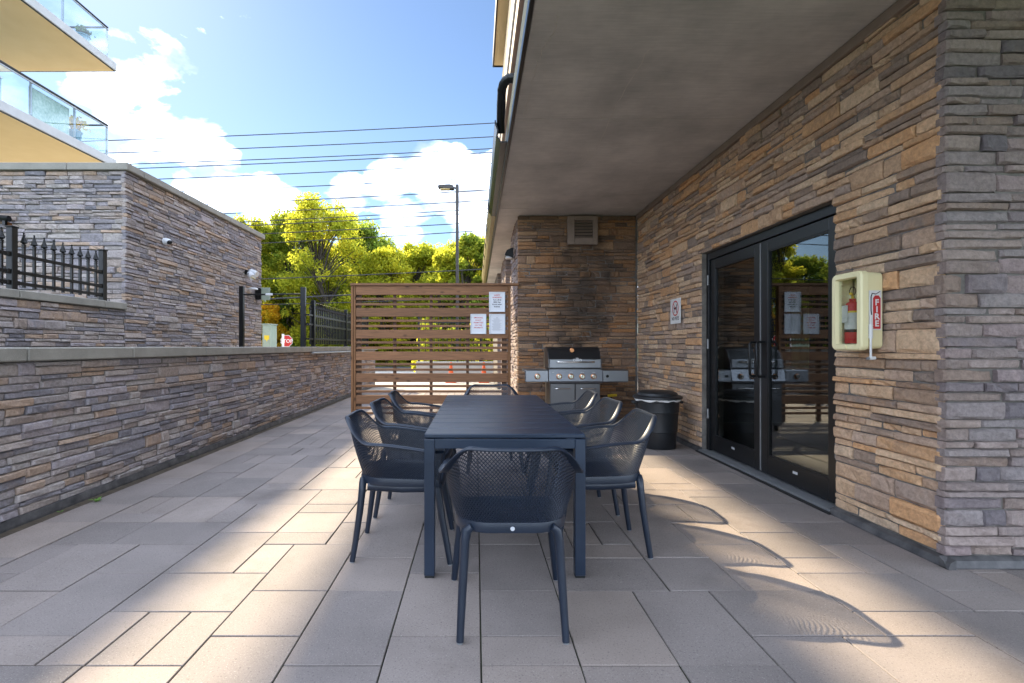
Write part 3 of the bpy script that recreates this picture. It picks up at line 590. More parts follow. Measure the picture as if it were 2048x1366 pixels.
# gate frame across the walkway
GF = thing('gate_frame', 'black steel gate frame of two posts with thin crossbar over the walkway', 'gate frame', (-4.0, 9.72, .02))
box('post', M['black'], GF, -4.63, -4.55, 9.68, 9.76, .021, 2.40, c=.006); box('post', M['black'], GF, -3.43, -3.34, 9.68, 9.77, 1.2155, 2.38, c=.006)
MB().tube([(-4.55, 9.72, 2.235), (-3.43, 9.72, 2.25)], .014, 8).obj('crossbar', M['black'], GF); box('closer_box', M['camwhite'], GF, -4.12, -3.98, 9.70, 9.74, 2.222, 2.26, c=.006)
for z in (1.37, 1.66, 1.845): MB().box(-3.335, -3.30, 9.70, 9.75, z - .018, z + .018, c=.004).box(-3.318, -3.282, 9.751, 10.01, z - .018, z + .018, c=.004).obj('rail', M['black'], GF)
MB().box(-3.3125, -3.2875, 9.86, 9.885, 1.26, 1.95).lathe([(.012, 1.951), (.034, 1.97), (.014, 2.03), (.006, 2.07), (.003, 2.10)], -3.30, 9.872, 8).obj('picket', M['black'], GF)
# cameras and lights on the outbuilding
p = at(331, 483, 7.83); dc = thing('dome_camera', 'white dome security camera high on the outbuilding stone side', 'camera', (SX + .045, 7.83, p.z))
MB().lathe([(.055, 0), (.056, .03), (.05, .05), (.046, .07), (.03, .10), (.02, .105)], 7.83, p.z, 20, 'x', SX + .04).obj('housing', M['camwhite'], dc, smooth=.7); MB().lathe([(.034, .06), (.034, .09), (.025, .115), (.008, .125)], 7.82, p.z - .012, 16, 'x', SX + .045).obj('lens_dome', M['black'], dc, smooth=.7)
q = at(497, 545, 10.6); sl = thing('spotlight', 'twin head white security floodlight on the far end of the outbuilding', 'floodlight', (SX + .04, 10.6, q.z))
box('bracket', M['black'], sl, SX + .035, SX + .10, 10.55, 10.65, q.z - .05, q.z + .05, c=.01)
for dz, dy, ex in ((.04, .10, .22), (-.05, -.04, .17)): MB().tube([(SX + .10, 10.6, q.z + dz * .5), (SX + .13, 10.6 + dy * .3, q.z + dz * .6), (SX + .15 + ex * .6, 10.6 + dy - .1, q.z + dz - .08)], [.03, .06, .065], 16).obj('lamp_head', M['camwhite'], sl, smooth=.7)
MB().tube([(SX + .262, 10.46, q.z - .138), (SX + .258, 10.455, q.z - .150)], [.045, .05], 16).obj('lens', M['lamp_glass'], sl)
q2 = at(515, 588, 11.1); wl = thing('wall_box', 'pale green lit sign box under a small grey lamp on the outbuilding end', 'sign', (SX + .035, 11.1, q2.z))
box('box', M['black'], wl, SX + .035, SX + .16, 11.05, 11.15, q2.z - .13, q2.z + .13, c=.01); box('panel', M['sage'], wl, SX + .163, SX + .36, 11.07, 11.10, q2.z - .14, q2.z + .14, c=.01)
MB().lathe([(.10, 0), (.09, .03), (.03, .05)], SX + .13, 10.75, 16, 'z', q2.z + .06).obj('lamp_shade', M['camwhite'], wl, smooth=.7)
box('arm', M['black'], wl, SX + .035, SX + .13, 10.74, 10.76, q2.z + .08, q2.z + .10)
MB().box(SX + .12, SX + .14, 10.76, 11.05, q2.z + .085, q2.z + .10).obj('arm', M['black'], wl)
hb = thing('handrail', 'black handrail end fixed to the outbuilding front above the fence', 'handrail', (-6.6, 6.9, 3.0)); pr = at(14, 436, 6.9)
MB().tube([(-8.2, 6.9, pr.z + .12), (pr.x + .03, 6.9, pr.z - .01)], .042, 10).obj('rail', M['black'], hb); MB().box(pr.x - .05, pr.x - .01, 6.9, SY0 - .035, pr.z - .1, pr.z - .05).obj('bracket', M['copper'], hb)
MB().box(pr.x - .05, pr.x - .01, 6.88, 6.92, pr.z - .1, pr.z - .02).obj('bracket', M['black'], hb)

# ================================================================== DINING TABLE
TX0, TX1, TY0, TY1, TZ = -.273, .577, 2.609, 4.709, .76
TB = thing('dining_table', 'long anthracite slatted aluminium dining table in the middle of the patio', 'table', ((TX0 + TX1) / 2, (TY0 + TY1) / 2, 0))
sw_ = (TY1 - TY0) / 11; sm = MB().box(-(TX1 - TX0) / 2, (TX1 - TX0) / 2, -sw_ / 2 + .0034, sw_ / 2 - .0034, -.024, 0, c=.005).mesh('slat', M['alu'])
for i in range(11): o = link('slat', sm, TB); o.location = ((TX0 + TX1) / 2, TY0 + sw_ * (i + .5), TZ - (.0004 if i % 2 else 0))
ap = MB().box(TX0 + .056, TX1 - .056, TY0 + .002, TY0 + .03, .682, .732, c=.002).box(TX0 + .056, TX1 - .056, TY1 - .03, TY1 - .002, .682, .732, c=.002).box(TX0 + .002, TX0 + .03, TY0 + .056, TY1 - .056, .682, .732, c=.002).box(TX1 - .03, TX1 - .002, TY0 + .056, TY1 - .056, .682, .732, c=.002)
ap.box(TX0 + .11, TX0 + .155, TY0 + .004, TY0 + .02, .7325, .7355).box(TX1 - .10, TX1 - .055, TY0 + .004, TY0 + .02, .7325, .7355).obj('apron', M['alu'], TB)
for x in (TX0, TX1 - .055):
    for y in (TY0, TY1 - .055):
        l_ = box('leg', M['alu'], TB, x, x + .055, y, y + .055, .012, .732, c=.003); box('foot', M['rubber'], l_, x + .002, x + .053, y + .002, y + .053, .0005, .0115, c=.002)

# ================================================================== CHAIRS
def smooth01(a, b, x): t = max(0, min(1, (x - a) / (b - a))); return t * t * (3 - 2 * t)
def upath(hw, yf, yb, r, s):
    """point on a rounded U (open towards +y); s in -1..1, 0 = middle of the back"""
    a = abs(s); L1, L2, L3 = hw - r, r * math.pi / 2, yf - (yb + r); t = a * (L1 + L2 + L3); sg = 1 if s >= 0 else -1
    if t < L1: return Vector((sg * t, yb, 0)), Vector((0, -1, 0))
    t -= L1
    if t < L2: th = t / r; return Vector((sg * (L1 + r * math.sin(th)), yb + r - r * math.cos(th), 0)), Vector((sg * math.sin(th), -math.cos(th), 0))
    t -= L2; return Vector((sg * hw, yb + r + t, 0)), Vector((sg, 0, 0))
def rim_h(s): a = abs(s); return .805 - .006 * math.cos(a * 6) - .132 * smooth01(.215, .47, a) - .022 * smooth01(.47, 1, a)
def wall_pt(s, q):
    B, _ = upath(.232, .215, -.235, .15, s); T, nrm = upath(.285, .245, -.325, .20, s); e = q ** 1.15
    p = B.lerp(T, e) + nrm * (.012 * math.sin(math.pi * q)); p.z = .452 + .012 * math.cos(s * 2) + (rim_h(s) - .455) * q; return p
def lattice(P, nu, nv, d=.122):
    """surface P(u,v) as a diagonal lattice: open diamonds in the cell centres and corners"""
    b = MB(); ids = {}
    def vid(u, v):
        k = (round(u, 4), round(v, 4))
        if k not in ids: ids[k] = len(b.v); b.v.append(tuple(P(u / nu, v / nv)))
        return ids[k]
    for i in range(nu):
        for j in range(nv):
            mids = [((i + .5, j), (1, 0), (0, 1)), ((i + 1, j + .5), (0, 1), (-1, 0)), ((i + .5, j + 1), (-1, 0), (0, -1)), ((i, j + .5), (0, -1), (1, 0))]
            e = [(vid(m[0] - t[0] * d, m[1] - t[1] * d), vid(m[0] + t[0] * d, m[1] + t[1] * d), vid(m[0] + n[0] * d, m[1] + n[1] * d)) for m, t, n in mids]
            for k in range(4):
                a, c = e[k], e[(k + 1) % 4]
                b.f.append((a[0], a[1], a[2])); b.f.append((a[1], c[0], c[2], a[2]))
    return b
def solid(b, name, mat, th):
    me = b.mesh(name, mat, fix=True); o = bpy.data.objects.new('tmp', me); COL.objects.link(o); m = o.modifiers.new('s', 'SOLIDIFY'); m.thickness = th; m.offset = 0
    bpy.context.view_layer.update(); r = bpy.data.meshes.new_from_object(o.evaluated_get(bpy.context.evaluated_depsgraph_get())); bpy.data.objects.remove(o); bpy.data.meshes.remove(me); r.name = name; return r
def make_chair():
    C = thing('armchair', 'x', 'chair', (0, 0, 0), 'perforated armchairs round the table')
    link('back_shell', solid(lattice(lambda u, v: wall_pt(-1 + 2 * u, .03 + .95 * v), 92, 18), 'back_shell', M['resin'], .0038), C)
    def seat(u, v):
        y = -.225 + .445 * v; k = max(0.0, (-.085 - y) / .15); hw = .082 + .15 * math.sqrt(max(0, 1 - min(1, k) ** 2)); hw = min(hw, .232)
        x = (u * 2 - 1) * hw * .985; return Vector((x, y, .447 - .034 * math.cos(min(1, abs(x) / .232) * math.pi / 2) * math.sin(math.pi * min(1, v * .9 + .05)) + .006 * v))
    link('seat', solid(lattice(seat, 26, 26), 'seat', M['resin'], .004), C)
    sec = [(-.004, -.012), (-.004, .002), (.010, .006), (.026, .003), (.033, -.004), (.030, -.009), (.010, -.008)]
    rows = []
    for i in range(121):
        s = -1 + 2 * i / 120; p = wall_pt(s, 1.0); T, nrm = upath(.285, .245, -.325, .20, s); w = .55 + .45 * smooth01(.16, .36, abs(s))
        if abs(s) > .97: w *= .75
        rows.append([p + nrm * (a * w) + Vector((0, 0, z)) for a, z in sec])
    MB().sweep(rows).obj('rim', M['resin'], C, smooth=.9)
    rows = []
    for i in range(81):
        s = -1 + 2 * i / 80; p = wall_pt(s, 0.0); B, nrm = upath(.232, .215, -.235, .15, s); rows.append([p + nrm * a + Vector((0, 0, z)) for a, z in ((-.012, -.022), (.012, -.022), (.015, .0), (.010, .020), (-.006, .020), (-.014, 0))])
    fr_ = MB().sweep(rows)
    fr_.tube([(-.222, .215, .43), (-.12, .228, .428), (0, .232, .427), (.12, .228, .428), (.222, .215, .43)], .019, 10, flat=1.3)
    for sx in (-1, 1):
        fr_.tube([wall_pt(sx, q) for q in (0, .25, .5, .75, 1)], .009, 8); fr_.tube([(sx * .20, -.19, .425), (sx * .218, 0, .417), (sx * .222, .20, .42)], .017, 8, flat=1.5)
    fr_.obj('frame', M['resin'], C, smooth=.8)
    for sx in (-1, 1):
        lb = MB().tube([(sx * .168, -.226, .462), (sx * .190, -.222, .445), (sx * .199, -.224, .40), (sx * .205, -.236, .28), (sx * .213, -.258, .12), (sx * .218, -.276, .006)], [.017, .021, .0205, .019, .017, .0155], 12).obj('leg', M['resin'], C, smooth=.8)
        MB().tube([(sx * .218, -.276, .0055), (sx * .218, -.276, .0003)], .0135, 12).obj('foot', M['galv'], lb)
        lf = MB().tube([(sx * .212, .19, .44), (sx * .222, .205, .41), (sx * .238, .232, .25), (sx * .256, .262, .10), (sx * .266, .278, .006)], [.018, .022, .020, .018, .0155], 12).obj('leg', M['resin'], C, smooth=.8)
        MB().tube([(sx * .266, .278, .0055), (sx * .266, .278, .0003)], .0135, 12).obj('foot', M['galv'], lf)
    MB().lathe([(.002, -.004), (.009, -.004), (.009, -.001), (.007, 0.0)], 0, .462, 20, 'y', -.2505).obj('badge', M['silver'], C)
    return C
ch0 = make_chair(); cx_ = (TX0 + TX1) / 2
spots = [(cx_, 2.315, 0, 'dark perforated armchair at the table end opposite the grill and screen'),
         (-.43, 3.03, -90, 'dark shaded armchair on the garden wall side, farthest from the wooden screen'), (-.43, 3.73, -91, 'dark shaded armchair on the garden wall side, middle of three'), (-.43, 4.43, -89, 'dark shaded armchair on the garden wall side, next to the wooden screen'),
         (.735, 3.08, 90, 'sunlit armchair on the doors side of the table, farthest from the grill'), (.735, 3.78, 91, 'sunlit armchair on the doors side of the table, middle of three'), (.735, 4.48, 89, 'sunlit armchair on the doors side of the table, nearest the grill'),
         (cx_ + .02, 5.0, 180, 'dark perforated armchair at the table end beside the grill and screen')]
for i, (x, y, a, lb) in enumerate(spots):
    o = ch0 if i == 0 else copy_tree(ch0)
    o.location = (x, y, 0); o.rotation_euler = (0, 0, R(a + (0, 1.6, -2.2, 1.8, -1.5, 2.4, -2.0, 3.0)[i])); o['label'] = lb

# ================================================================== WOODEN PRIVACY SCREEN
SYs = 7.99; sxl, sxr = -2.008, .556
PS = thing('privacy_screen', 'brown stained wooden slatted privacy screen with wide and narrow boards', 'screen', ((sxl + sxr) / 2, SYs, 0))
zt = 2.236
for zc in range(6):
    z1 = zt - .046 - zc * .3505; rr = random.Random(zc)
    for nm, a, b in (('board', z1, z1 - .140), ('slat', z1 - .186, z1 - .224), ('slat', z1 - .272, z1 - .310)):
        if b > .02: box(nm, M['wood'], PS, sxl + .078, sxr - .042, SYs - .018 - rr.uniform(0, .003), SYs + .018, b, a, c=.004)
box('cap', M['wood'], PS, sxl - .01, .69, SYs - .045, SYs + .075, zt - .038, zt, c=.004)
box('post', M['wood_post'], PS, sxl, sxl + .036, SYs - .03, SYs + .06, .005, zt - .0385, c=.004); box('post', M['wood_post'], PS, sxl + .039, sxl + .075, SYs - .022, SYs + .06, .005, zt - .0385, c=.004); box('post', M['wood_post'], PS, sxr - .039, sxr, SYs - .03, SYs + .06, .005, zt - .0385, c=.004)
for x in (-1.90, -1.317, -.727, -.137, .455): w_ = .08 if abs(x) > 1.8 or x > .4 else .045; box('stud', M['wood_dark'], PS, x - w_ / 2, x + w_ / 2, SYs + .0195, SYs + .09, .005, zt - .0385, c=.003)
def notice(px0, px1, py0, py1, label, lines):
    y = SYs - .024; a, b = at(px0, py1, y), at(px1, py0, y); N_ = thing('framed_notice', label, 'notice', ((a.x + b.x) / 2, y, a.z), 'framed notices on the wooden screen')
    w = .017; f = MB().box(a.x, b.x, y - .016, y, a.z, a.z + w, c=.003).box(a.x, b.x, y - .016, y, b.z - w, b.z, c=.003).box(a.x, a.x + w, y - .016, y, a.z + w, b.z - w, c=.003).box(b.x - w, b.x, y - .016, y, a.z + w, b.z - w, c=.003).obj('frame', M['silver'], N_)
    box('sheet', M['paper'], N_, a.x + w - .002, b.x - w + .002, y - .006, y - .002, a.z + w - .002, b.z - w + .002)
    for s, size, mat, dz, bold in lines:
        text('lettering', s, size, M[mat], N_, ((a.x + b.x) / 2, y - .0068, b.z - dz), (1, 0, 0), (0, 0, 1), bold=bold)
    return N_, a, b, y
notice(978, 1010.2, 584, 624, 'framed notice with red SAFETY WARNING heading above another frame on the screen', [('SAFETY', .030, 'red', .062, .0007), ('WARNING:', .030, 'red', .098, .0007), ('Turn off all', .030, 'ink', .137, .0007), ('BBQ Gas', .030, 'ink', .173, .0007), ('Knobs when', .030, 'ink', .209, .0007), ('finished.', .030, 'ink', .245, .0007)])
notice(941, 972.6, 628, 668, 'framed notice in red capitals about smoking on the wooden screen', [('SMOKING', .032, 'red', .070, .0006), ('IS NOT', .030, 'red', .110, .0006), ('PERMITTED', .030, 'red', .150, .0006), ('ON THIS', .030, 'red', .190, .0006), ('PROPERTY', .030, 'red', .230, .0006)])
N3, a, b, y = notice(978.3, 1010.5, 628, 668, 'framed notice of small grey print on the screen, under the SAFETY WARNING one', [])
rr = random.Random(4); ln = MB()
for i in range(19):
    z = b.z - .055 - i * .0115; w = rr.uniform(.05, .09) if i not in (0, 1) else .02; ln.box((a.x + b.x) / 2 - w, (a.x + b.x) / 2 + w * rr.uniform(.5, 1), y - .0068, y - .0062, z, z + .003)
ln.obj('print_lines', M['greyink'], N3)

# ================================================================== GRILL
GY = 7.05; gx0, gx1 = 1.035, 1.79; sx0, sx1 = .695, 2.165
G = thing('gas_grill', 'stainless gas grill with black domed hood against the sooty stone wall', 'grill', ((gx0 + gx1) / 2, GY + .3, 0))
zc0, zc1 = .700, .893
hp = [(GY + .02, .905), (GY + .03, 1.035), (GY + .055, 1.04), (GY + .10, 1.13), (GY + .17, 1.19), (GY + .27, 1.215), (GY + .38, 1.205), (GY + .47, 1.16), (GY + .53, 1.07), (GY + .54, .905)]
MB().prism(hp, gx0 + .012, gx1 - .012, 'x').obj('hood', M['lidblack'], G, smooth=.5)
for x in (gx0, gx1 - .012): MB().prism([(p[0] + (.004 if i else -.004), p[1] + .004) for i, p in enumerate(hp)], x, x + .0115, 'x').obj('hood_end', M['steel_v'], G)
box('hood_band', M['steel'], G, gx0 + .013, gx1 - .013, GY + .006, GY + .027, .915, 1.04, c=.006)
MB().tube([(gx0 + .12, GY + .006, 1.0), (gx0 + .12, GY - .035, 1.0), (gx0 + .15, GY - .05, 1.0), (gx1 - .15, GY - .05, 1.0), (gx1 - .12, GY - .035, 1.0), (gx1 - .12, GY + .006, 1.0)], .0125, 12).obj('hood_handle', M['chrome'], G, smooth=.8)
text('lettering', 'ollio', .075, M['white'], G, ((gx0 + gx1) / 2 + .03, GY + .004, 1.008), (1, 0, 0), (0, 0, 1), bold=.001)
MB().lathe([(.033, 0), (.034, -.004), (.028, -.01)], (gx0 + gx1) / 2 - .03, 1.165, 18, 'y', GY + .10).obj('thermometer', M['copper'], G)
box('firebox', M['steel_v'], G, gx0 + .02, gx1 - .02, GY + .035, GY + .52, .80, .903, c=.005)
MB().prism([(GY - .02, zc0), (GY - .035, zc0 + .03), (GY - .005, zc1), (GY + .034, zc1), (GY + .034, zc0)], gx0, gx1, 'x').obj('control_panel', M['steel'], G)
for nm, a, b in (('side_shelf', sx0, gx0 - .003), ('side_shelf', gx1 + .003, sx1)):
    sh = MB().box(a, b, GY - .02, GY + .02, zc0 + .012, zc1 - .005, c=.012).box(a, b, GY + .021, GY + .46, zc1 - .045, zc1 - .006, c=.006).obj(nm, M['steel'], G)
def knob(x, z):
    k = MB().lathe([(.040, 0), (.042, -.004), (.034, -.010), (.032, -.010)], x, z, 24, 'y', GY - .026).obj('knob', M['copper'], G, smooth=.6)
    MB().lathe([(.031, -.0105), (.029, -.03), (.024, -.034)], x, z, 20, 'y', GY - .026).box(x - .006, x + .006, GY - .07, GY - .0605, z - .026, z + .026, c=.002).obj('dial', M['chrome'], k, smooth=.6)
for px in (1075, 1118.5, 1142, 1164.5, 1187.5): knob((px - CX) / F * (GY - .03), .795)
MB().lathe([(.022, 0), (.02, -.012), (.012, -.016)], (1214 - CX) / F * GY, .80, 16, 'y', GY - .0205).obj('igniter_button', M['black'], G)
for px, t in ((1106, 'OFF'), (1142, 'HIGH'), (1164.5, 'HIGH'), (1187.5, 'HIGH')): text('lettering', t, .018, M['white'], G, ((px - CX) / F * (GY - .03), GY - .026, .848), (1, 0, 0), (0, .15, .988))
box('cabinet', M['steel_v'], G, gx0 + .02, gx1 - .02, GY + .045, GY + .50, .085, .698, c=.004); gm = (gx0 + gx1) / 2
for a, b in ((gx0 + .022, gm - .003), (gm + .003, gx1 - .022)):
    d = box('cabinet_door', M['steel_v'], G, a, b, GY + .012, GY + .043, .10, .692, c=.006)
    MB().tube([(a + .07, GY + .012, .625), (a + .07, GY - .02, .622), (b - .07, GY - .02, .622), (b - .07, GY + .012, .625)], .008, 8).obj('handle', M['chrome'], d, smooth=.8)
for x in (gx0 + .06, gx1 - .06):
    for y in (GY + .09, GY + .45): MB().lathe([(.02, -.014), (.037, -.014), (.04, -.010), (.04, .010), (.037, .014), (.02, .014)], y, .0405, 18, 'x', x).tube([(x, y, .04), (x, y, .086)], .012, 8).obj('caster', M['blackp'], G)
vx = thing('gas_valve', 'small yellow gas shutoff valve on a pipe by the stone wall', 'valve', (2.17, 7.88, .0))
MB().tube([(2.17, 7.95, .005), (2.17, 7.95, .40), (2.17, 7.93, .43), (1.85, 7.9, .43)], .012, 8).obj('pipe', M['black'], vx); MB().tube([(2.10, 7.9, .435), (2.24, 7.9, .445)], .022, 10).box(2.12, 2.23, 7.86, 7.875, .425, .455, c=.005).box(2.165, 2.175, 7.875, 7.9, .435, .445).obj('valve_lever', M['yellow'], vx)

# ================================================================== BIN, VENT, SIGNS, LIGHTS ON THE WALL
bx_, by_ = 2.205, 6.03
BN = thing('waste_bin', 'round black plastic waste bin with domed lid and white bag edge by the doors', 'bin', (bx_, by_, 0))
body = [(.0, .004), (.205, .004), (.212, .02), (.222, .20), (.230, .21), (.228, .22), (.240, .43), (.248, .44), (.246, .455), (.252, .555), (.262, .565), (.262, .585), (.24, .585)]
MB().lathe([(r, z) for r, z in body], bx_, by_, 40).obj('body', M['blackp'], BN, smooth=.6)
rr = random.Random(9); MB().sweep([[Vector((bx_ + math.cos(t) * r, by_ + math.sin(t) * r, z + j)) for r, z in ((.266, .592), (.269, .585), (.266, .572 + .007 * math.sin(t * 9)), (.2635, .58))] for t, j in [(2 * math.pi * i / 48, rr.uniform(-.005, .005)) for i in range(49)]]).obj('bag_edge', M['white'], BN)
MB().lathe([(.0, .596), (.280, .594), (.288, .600), (.286, .618), (.27, .628), (.235, .634), (.225, .66), (.19, .682), (.10, .69), (.002, .692)], bx_, by_, 40).obj('lid', M['blackp'], BN, smooth=.6)
for s in (-1, 1): box('handle', M['blackp'], BN, bx_ + s * .262, bx_ + s * .305 if s < 0 else bx_ + .30, by_ - .05, by_ + .05, .53, .56, c=.008)
VN = thing('vent_hood', 'tan louvred metal exhaust vent high on the sooty stone wall', 'vent', (1.71, 7.97, 2.85)); vy = 7.985
va, vb = at(1134.5, 490, vy), at(1194.5, 433, vy)
f = MB().box(va.x, va.x + .11, vy - .05, vy + .02, va.z, vb.z, c=.006).box(vb.x - .075, vb.x, vy - .05, vy + .02, va.z, vb.z, c=.006).box(va.x + .11, vb.x - .075, vy - .05, vy + .02, vb.z - .07, vb.z, c=.004).box(va.x + .11, vb.x - .075, vy - .05, vy + .02, va.z, va.z + .10, c=.004).obj('frame', M['vent'], VN)
box('backing', M['dark_room'], VN, va.x + .11, vb.x - .075, vy + .005, vy + .018, va.z + .10, vb.z - .07)
for i in range(6): z = va.z + .115 + i * .05; MB().prism([(vy - .048, z - .012), (vy - .044, z - .016), (vy + .003, z + .030), (vy - .001, z + .034)], va.x + .112, vb.x - .077, 'x').obj('louvre', M['vent'], VN)
# NO PETS sign
npx = WX - .0445; NP = thing('no_pets_sign', 'white NO PETS sign with red barred circle on the stone wall', 'sign', (npx, 6.4, 1.515)); ya, yb, za, zb = 6.245, 6.57, 1.515, 1.838
box('plate', M['white'], NP, npx, npx + .006, ya, yb, za, zb, c=.002); box('standoff', M['mortar'], NP, npx + .0065, WX - .004, ya + .04, yb - .04, za + .05, zb - .05)
yc, zc = (ya + yb) / 2, zb - .125; ring = MB()
def arc(b, r0, r1, a0, a1, n, x):
    k = len(b.v)
    for i in range(n + 1):
        t = a0 + (a1 - a0) * i / n
        for r in (r0, r1): b.v.append((x, yc + r * math.cos(t), zc + r * math.sin(t)))
    for i in range(n): b.f.append((k + 2 * i, k + 2 * i + 1, k + 2 * i + 3, k + 2 * i + 2))
xs = npx - .0012; arc(ring, .082, .099, 0, 2 * math.pi, 40, xs)
ring.prism([(yc - .064, zc - .056), (yc - .056, zc - .064), (yc + .064, zc + .056), (yc + .056, zc + .064)], xs, xs - .0006, 'x'); ring.obj('barred_circle', M['red'], NP)
P_ = lambda L: [(yc - a, zc + b) for a, b in L]                    # -y runs to the right as seen from the patio
MB().prism(P_([(-.05, .012), (.03, .016), (.038, .05), (.05, .052), (.066, .036), (.052, .030), (.044, -.004), (.040, -.058), (.028, -.058), (.024, -.016), (-.030, -.014), (-.036, -.058), (-.048, -.058), (-.044, -.01), (-.064, .028), (-.06, .03)]), xs + .0004, xs + .0001, 'x').obj('dog_mark', M['ink'], NP)
text('lettering', 'NO PETS', .062, M['ink'], NP, (npx - .001, yc, za + .045), (0, -1, 0), (0, 0, 1), bold=.0006, sx=.95)
# fire extinguisher cabinet
FC = thing('extinguisher_cabinet', 'cream plastic cabinet with clear window and FIRE sticker on the stone wall', 'cabinet', (WX - .04, 3.26, 1.20)); xo, xi, fa, fb, z0, z1 = 2.435, WX - .042, 3.135, 3.40, 1.195, 1.705
def rrect(y0, y1, z0, z1, r, n=5): return [(cy_ + r * math.cos(a), cz_ + r * math.sin(a)) for cy_, cz_, s in ((y1 - r, z1 - r, 0), (y0 + r, z1 - r, 1), (y0 + r, z0 + r, 2), (y1 - r, z0 + r, 3)) for a in [s * math.pi / 2 + k * math.pi / 2 / n for k in range(n + 1)]]
def ringloft(loops, name, mat, parent, smooth=.6):
    b = MB(); n = len(loops[0][1])
    for x, lp in loops: b.v += [(x, p, q) for p, q in lp]
    for i in range(len(loops) - 1):
        for k in range(n): j = (k + 1) % n; b.f.append((i * n + k, i * n + j, (i + 1) * n + j, (i + 1) * n + k))
    return b.obj(name, mat, parent, smooth=smooth)
ringloft([(xi - .006, rrect(fa + .03, fb - .03, z0 + .03, z1 - .03, .02)), (xi - .006, rrect(fa + .012, fb - .012, z0 + .012, z1 - .012, .03)), (xi, rrect(fa + .012, fb - .012, z0 + .012, z1 - .012, .03)), (xo + .045, rrect(fa + .006, fb - .006, z0 + .006, z1 - .006, .032)), (xo + .045, rrect(fa + .014, fb - .014, z0 + .014, z1 - .014, .026)), (xi - .006, rrect(fa + .018, fb - .018, z0 + .018, z1 - .018, .026)), (xi - .006, rrect(3.26, 3.27, 1.44, 1.45, .002))], 'case', M['cream'], FC)
ringloft([(xo + .044, rrect(fa, fb, z0, z1, .035)), (xo + .010, rrect(fa, fb, z0, z1, .035)), (xo, rrect(fa + .008, fb - .008, z0 + .008, z1 - .008, .03)), (xo, rrect(fa + .036, fb - .036, z0 + .036, z1 - .036, .012)), (xo + .02, rrect(fa + .042, fb - .042, z0 + .042, z1 - .042, .010)), (xo + .044, rrect(fa + .042, fb - .042, z0 + .042, z1 - .042, .010)), (xo + .044, rrect(fa, fb, z0, z1, .035))], 'lid_frame', M['cream'], FC)
box('window', M['clear'], FC, xo + .022, xo + .026, fa + .040, fb - .040, z0 + .040, z1 - .040); MB().lathe([(.012, 0), (.012, -.006), (.006, -.007)], 3.27, z0 + .022, 14, 'x', xo).obj('lock', M['cream'], FC)
box('mount', M['mortar'], FC, xi + .001, WX - .004, fa + .05, fb - .05, z0 + .05, z1 - .05)
EX = thing('fire_extinguisher', 'red fire extinguisher with paper tags inside the cream cabinet', 'extinguisher', (2.52, 3.25, 1.24)); ey, ez = 3.325, z0 + .045
MB().lathe([(.0, 0), (.042, .0), (.045, .006), (.045, .235), (.036, .268), (.018, .282), (.018, .30), (.0, .30)], 2.525, ey, 24, 'z', ez).obj('cylinder', M['red'], EX, smooth=.6)
MB().lathe([(.0462, .075), (.0462, .215)], 2.525, ey, 24, 'z', ez).obj('label_sleeve', M['skin_tag'], EX, smooth=.6); MB().lathe([(.0466, .075), (.0466, .095)], 2.525, ey, 24, 'z', ez).obj('band', M['black'], EX); MB().lathe([(.0466, .205), (.0466, .217)], 2.525, ey, 24, 'z', ez).obj('band', M['yellow'], EX)
MB().tube([(2.525, ey, ez + .30), (2.525, ey, ez + .325), (2.50, ey - .02, ez + .335), (2.48, ey - .04, ez + .33)], .008, 8).obj('valve', M['yellow'], EX); MB().tube([(2.525, ey + .028 * math.cos(t), ez + .35 + .028 * math.sin(t)) for t in [i * math.pi / 8 for i in range(17)]], .0025, 6).obj('pull_ring', M['black'], EX)
box('inspection_tag', M['skin_tag'], EX, 2.476, 2.4775, ey - .02, ey + .035, ez + .14, ez + .255)
# sticker on the near side
yf_ = fa + .0022; A = (xo + .052, xi - .014)
box('sticker', M['white'], FC, A[0], A[1], yf_ - .0002, yf_ + .008, 1.325, 1.575)
cxs = A[0] + (A[1] - A[0]) * .62; yk = yf_ - .0008
q_ = [(cxs - .022, 1.332), (cxs + .022, 1.332), (cxs + .024, 1.338), (cxs + .024, 1.525), (cxs + .012, 1.543), (cxs - .012, 1.543), (cxs - .024, 1.525), (cxs - .024, 1.338)]
MB().prism(q_, yk, yk + .0004, 'y').obj('extinguisher_mark', M['red'], FC)
for i, c in enumerate('FIRE'): text('lettering', c, .052, M['white'], FC, (cxs, yk - .0008, 1.482 - i * .0445), (1, 0, 0), (0, 0, 1), bold=.0018, sx=1.0, depth=.0003)
MB().tube([(cxs - .008, yk, 1.552), (cxs - .03, yk, 1.556), (cxs - .037, yk, 1.535), (cxs - .037, yk, 1.45), (cxs - .033, yk, 1.42)], .0032, 6).obj('hose_mark', M['ink'], FC); MB().tube([(cxs - .005, yk, 1.553), (cxs + .02, yk, 1.568)], .0024, 6).obj('lever_mark', M['ink'], FC)
HM = thing('break_glass_hammer', 'small white hammer hanging under the cream extinguisher cabinet', 'hammer', (xo + .05, fa - .012, 1.13)); hx, hy = xo + .052, fa - .010
MB().tube([(hx, hy, 1.41), (hx, hy, 1.35)], .003, 8).tube([(hx, hy, 1.36), (hx, hy, 1.27)], .0105, 12).tube([(hx, hy, 1.27), (hx, hy, 1.15)], .0068, 10).obj('handle', M['white'], HM, smooth=.8)
for i in range(6): MB().lathe([(.0125, -.003), (.0125, .003)], hx, hy, 12, 'z', 1.28 + i * .0145).obj('grip_ring', M['white'], HM)
MB().tube([(hx - .012, hy, 1.145), (hx + .026, hy, 1.147)], .011, 12).obj('head', M['white'], HM, smooth=.8); MB().tube([(hx - .026, hy, 1.144), (hx - .0125, hy, 1.145)], [.007, .010], 12).obj('tip', M['galv'], HM)
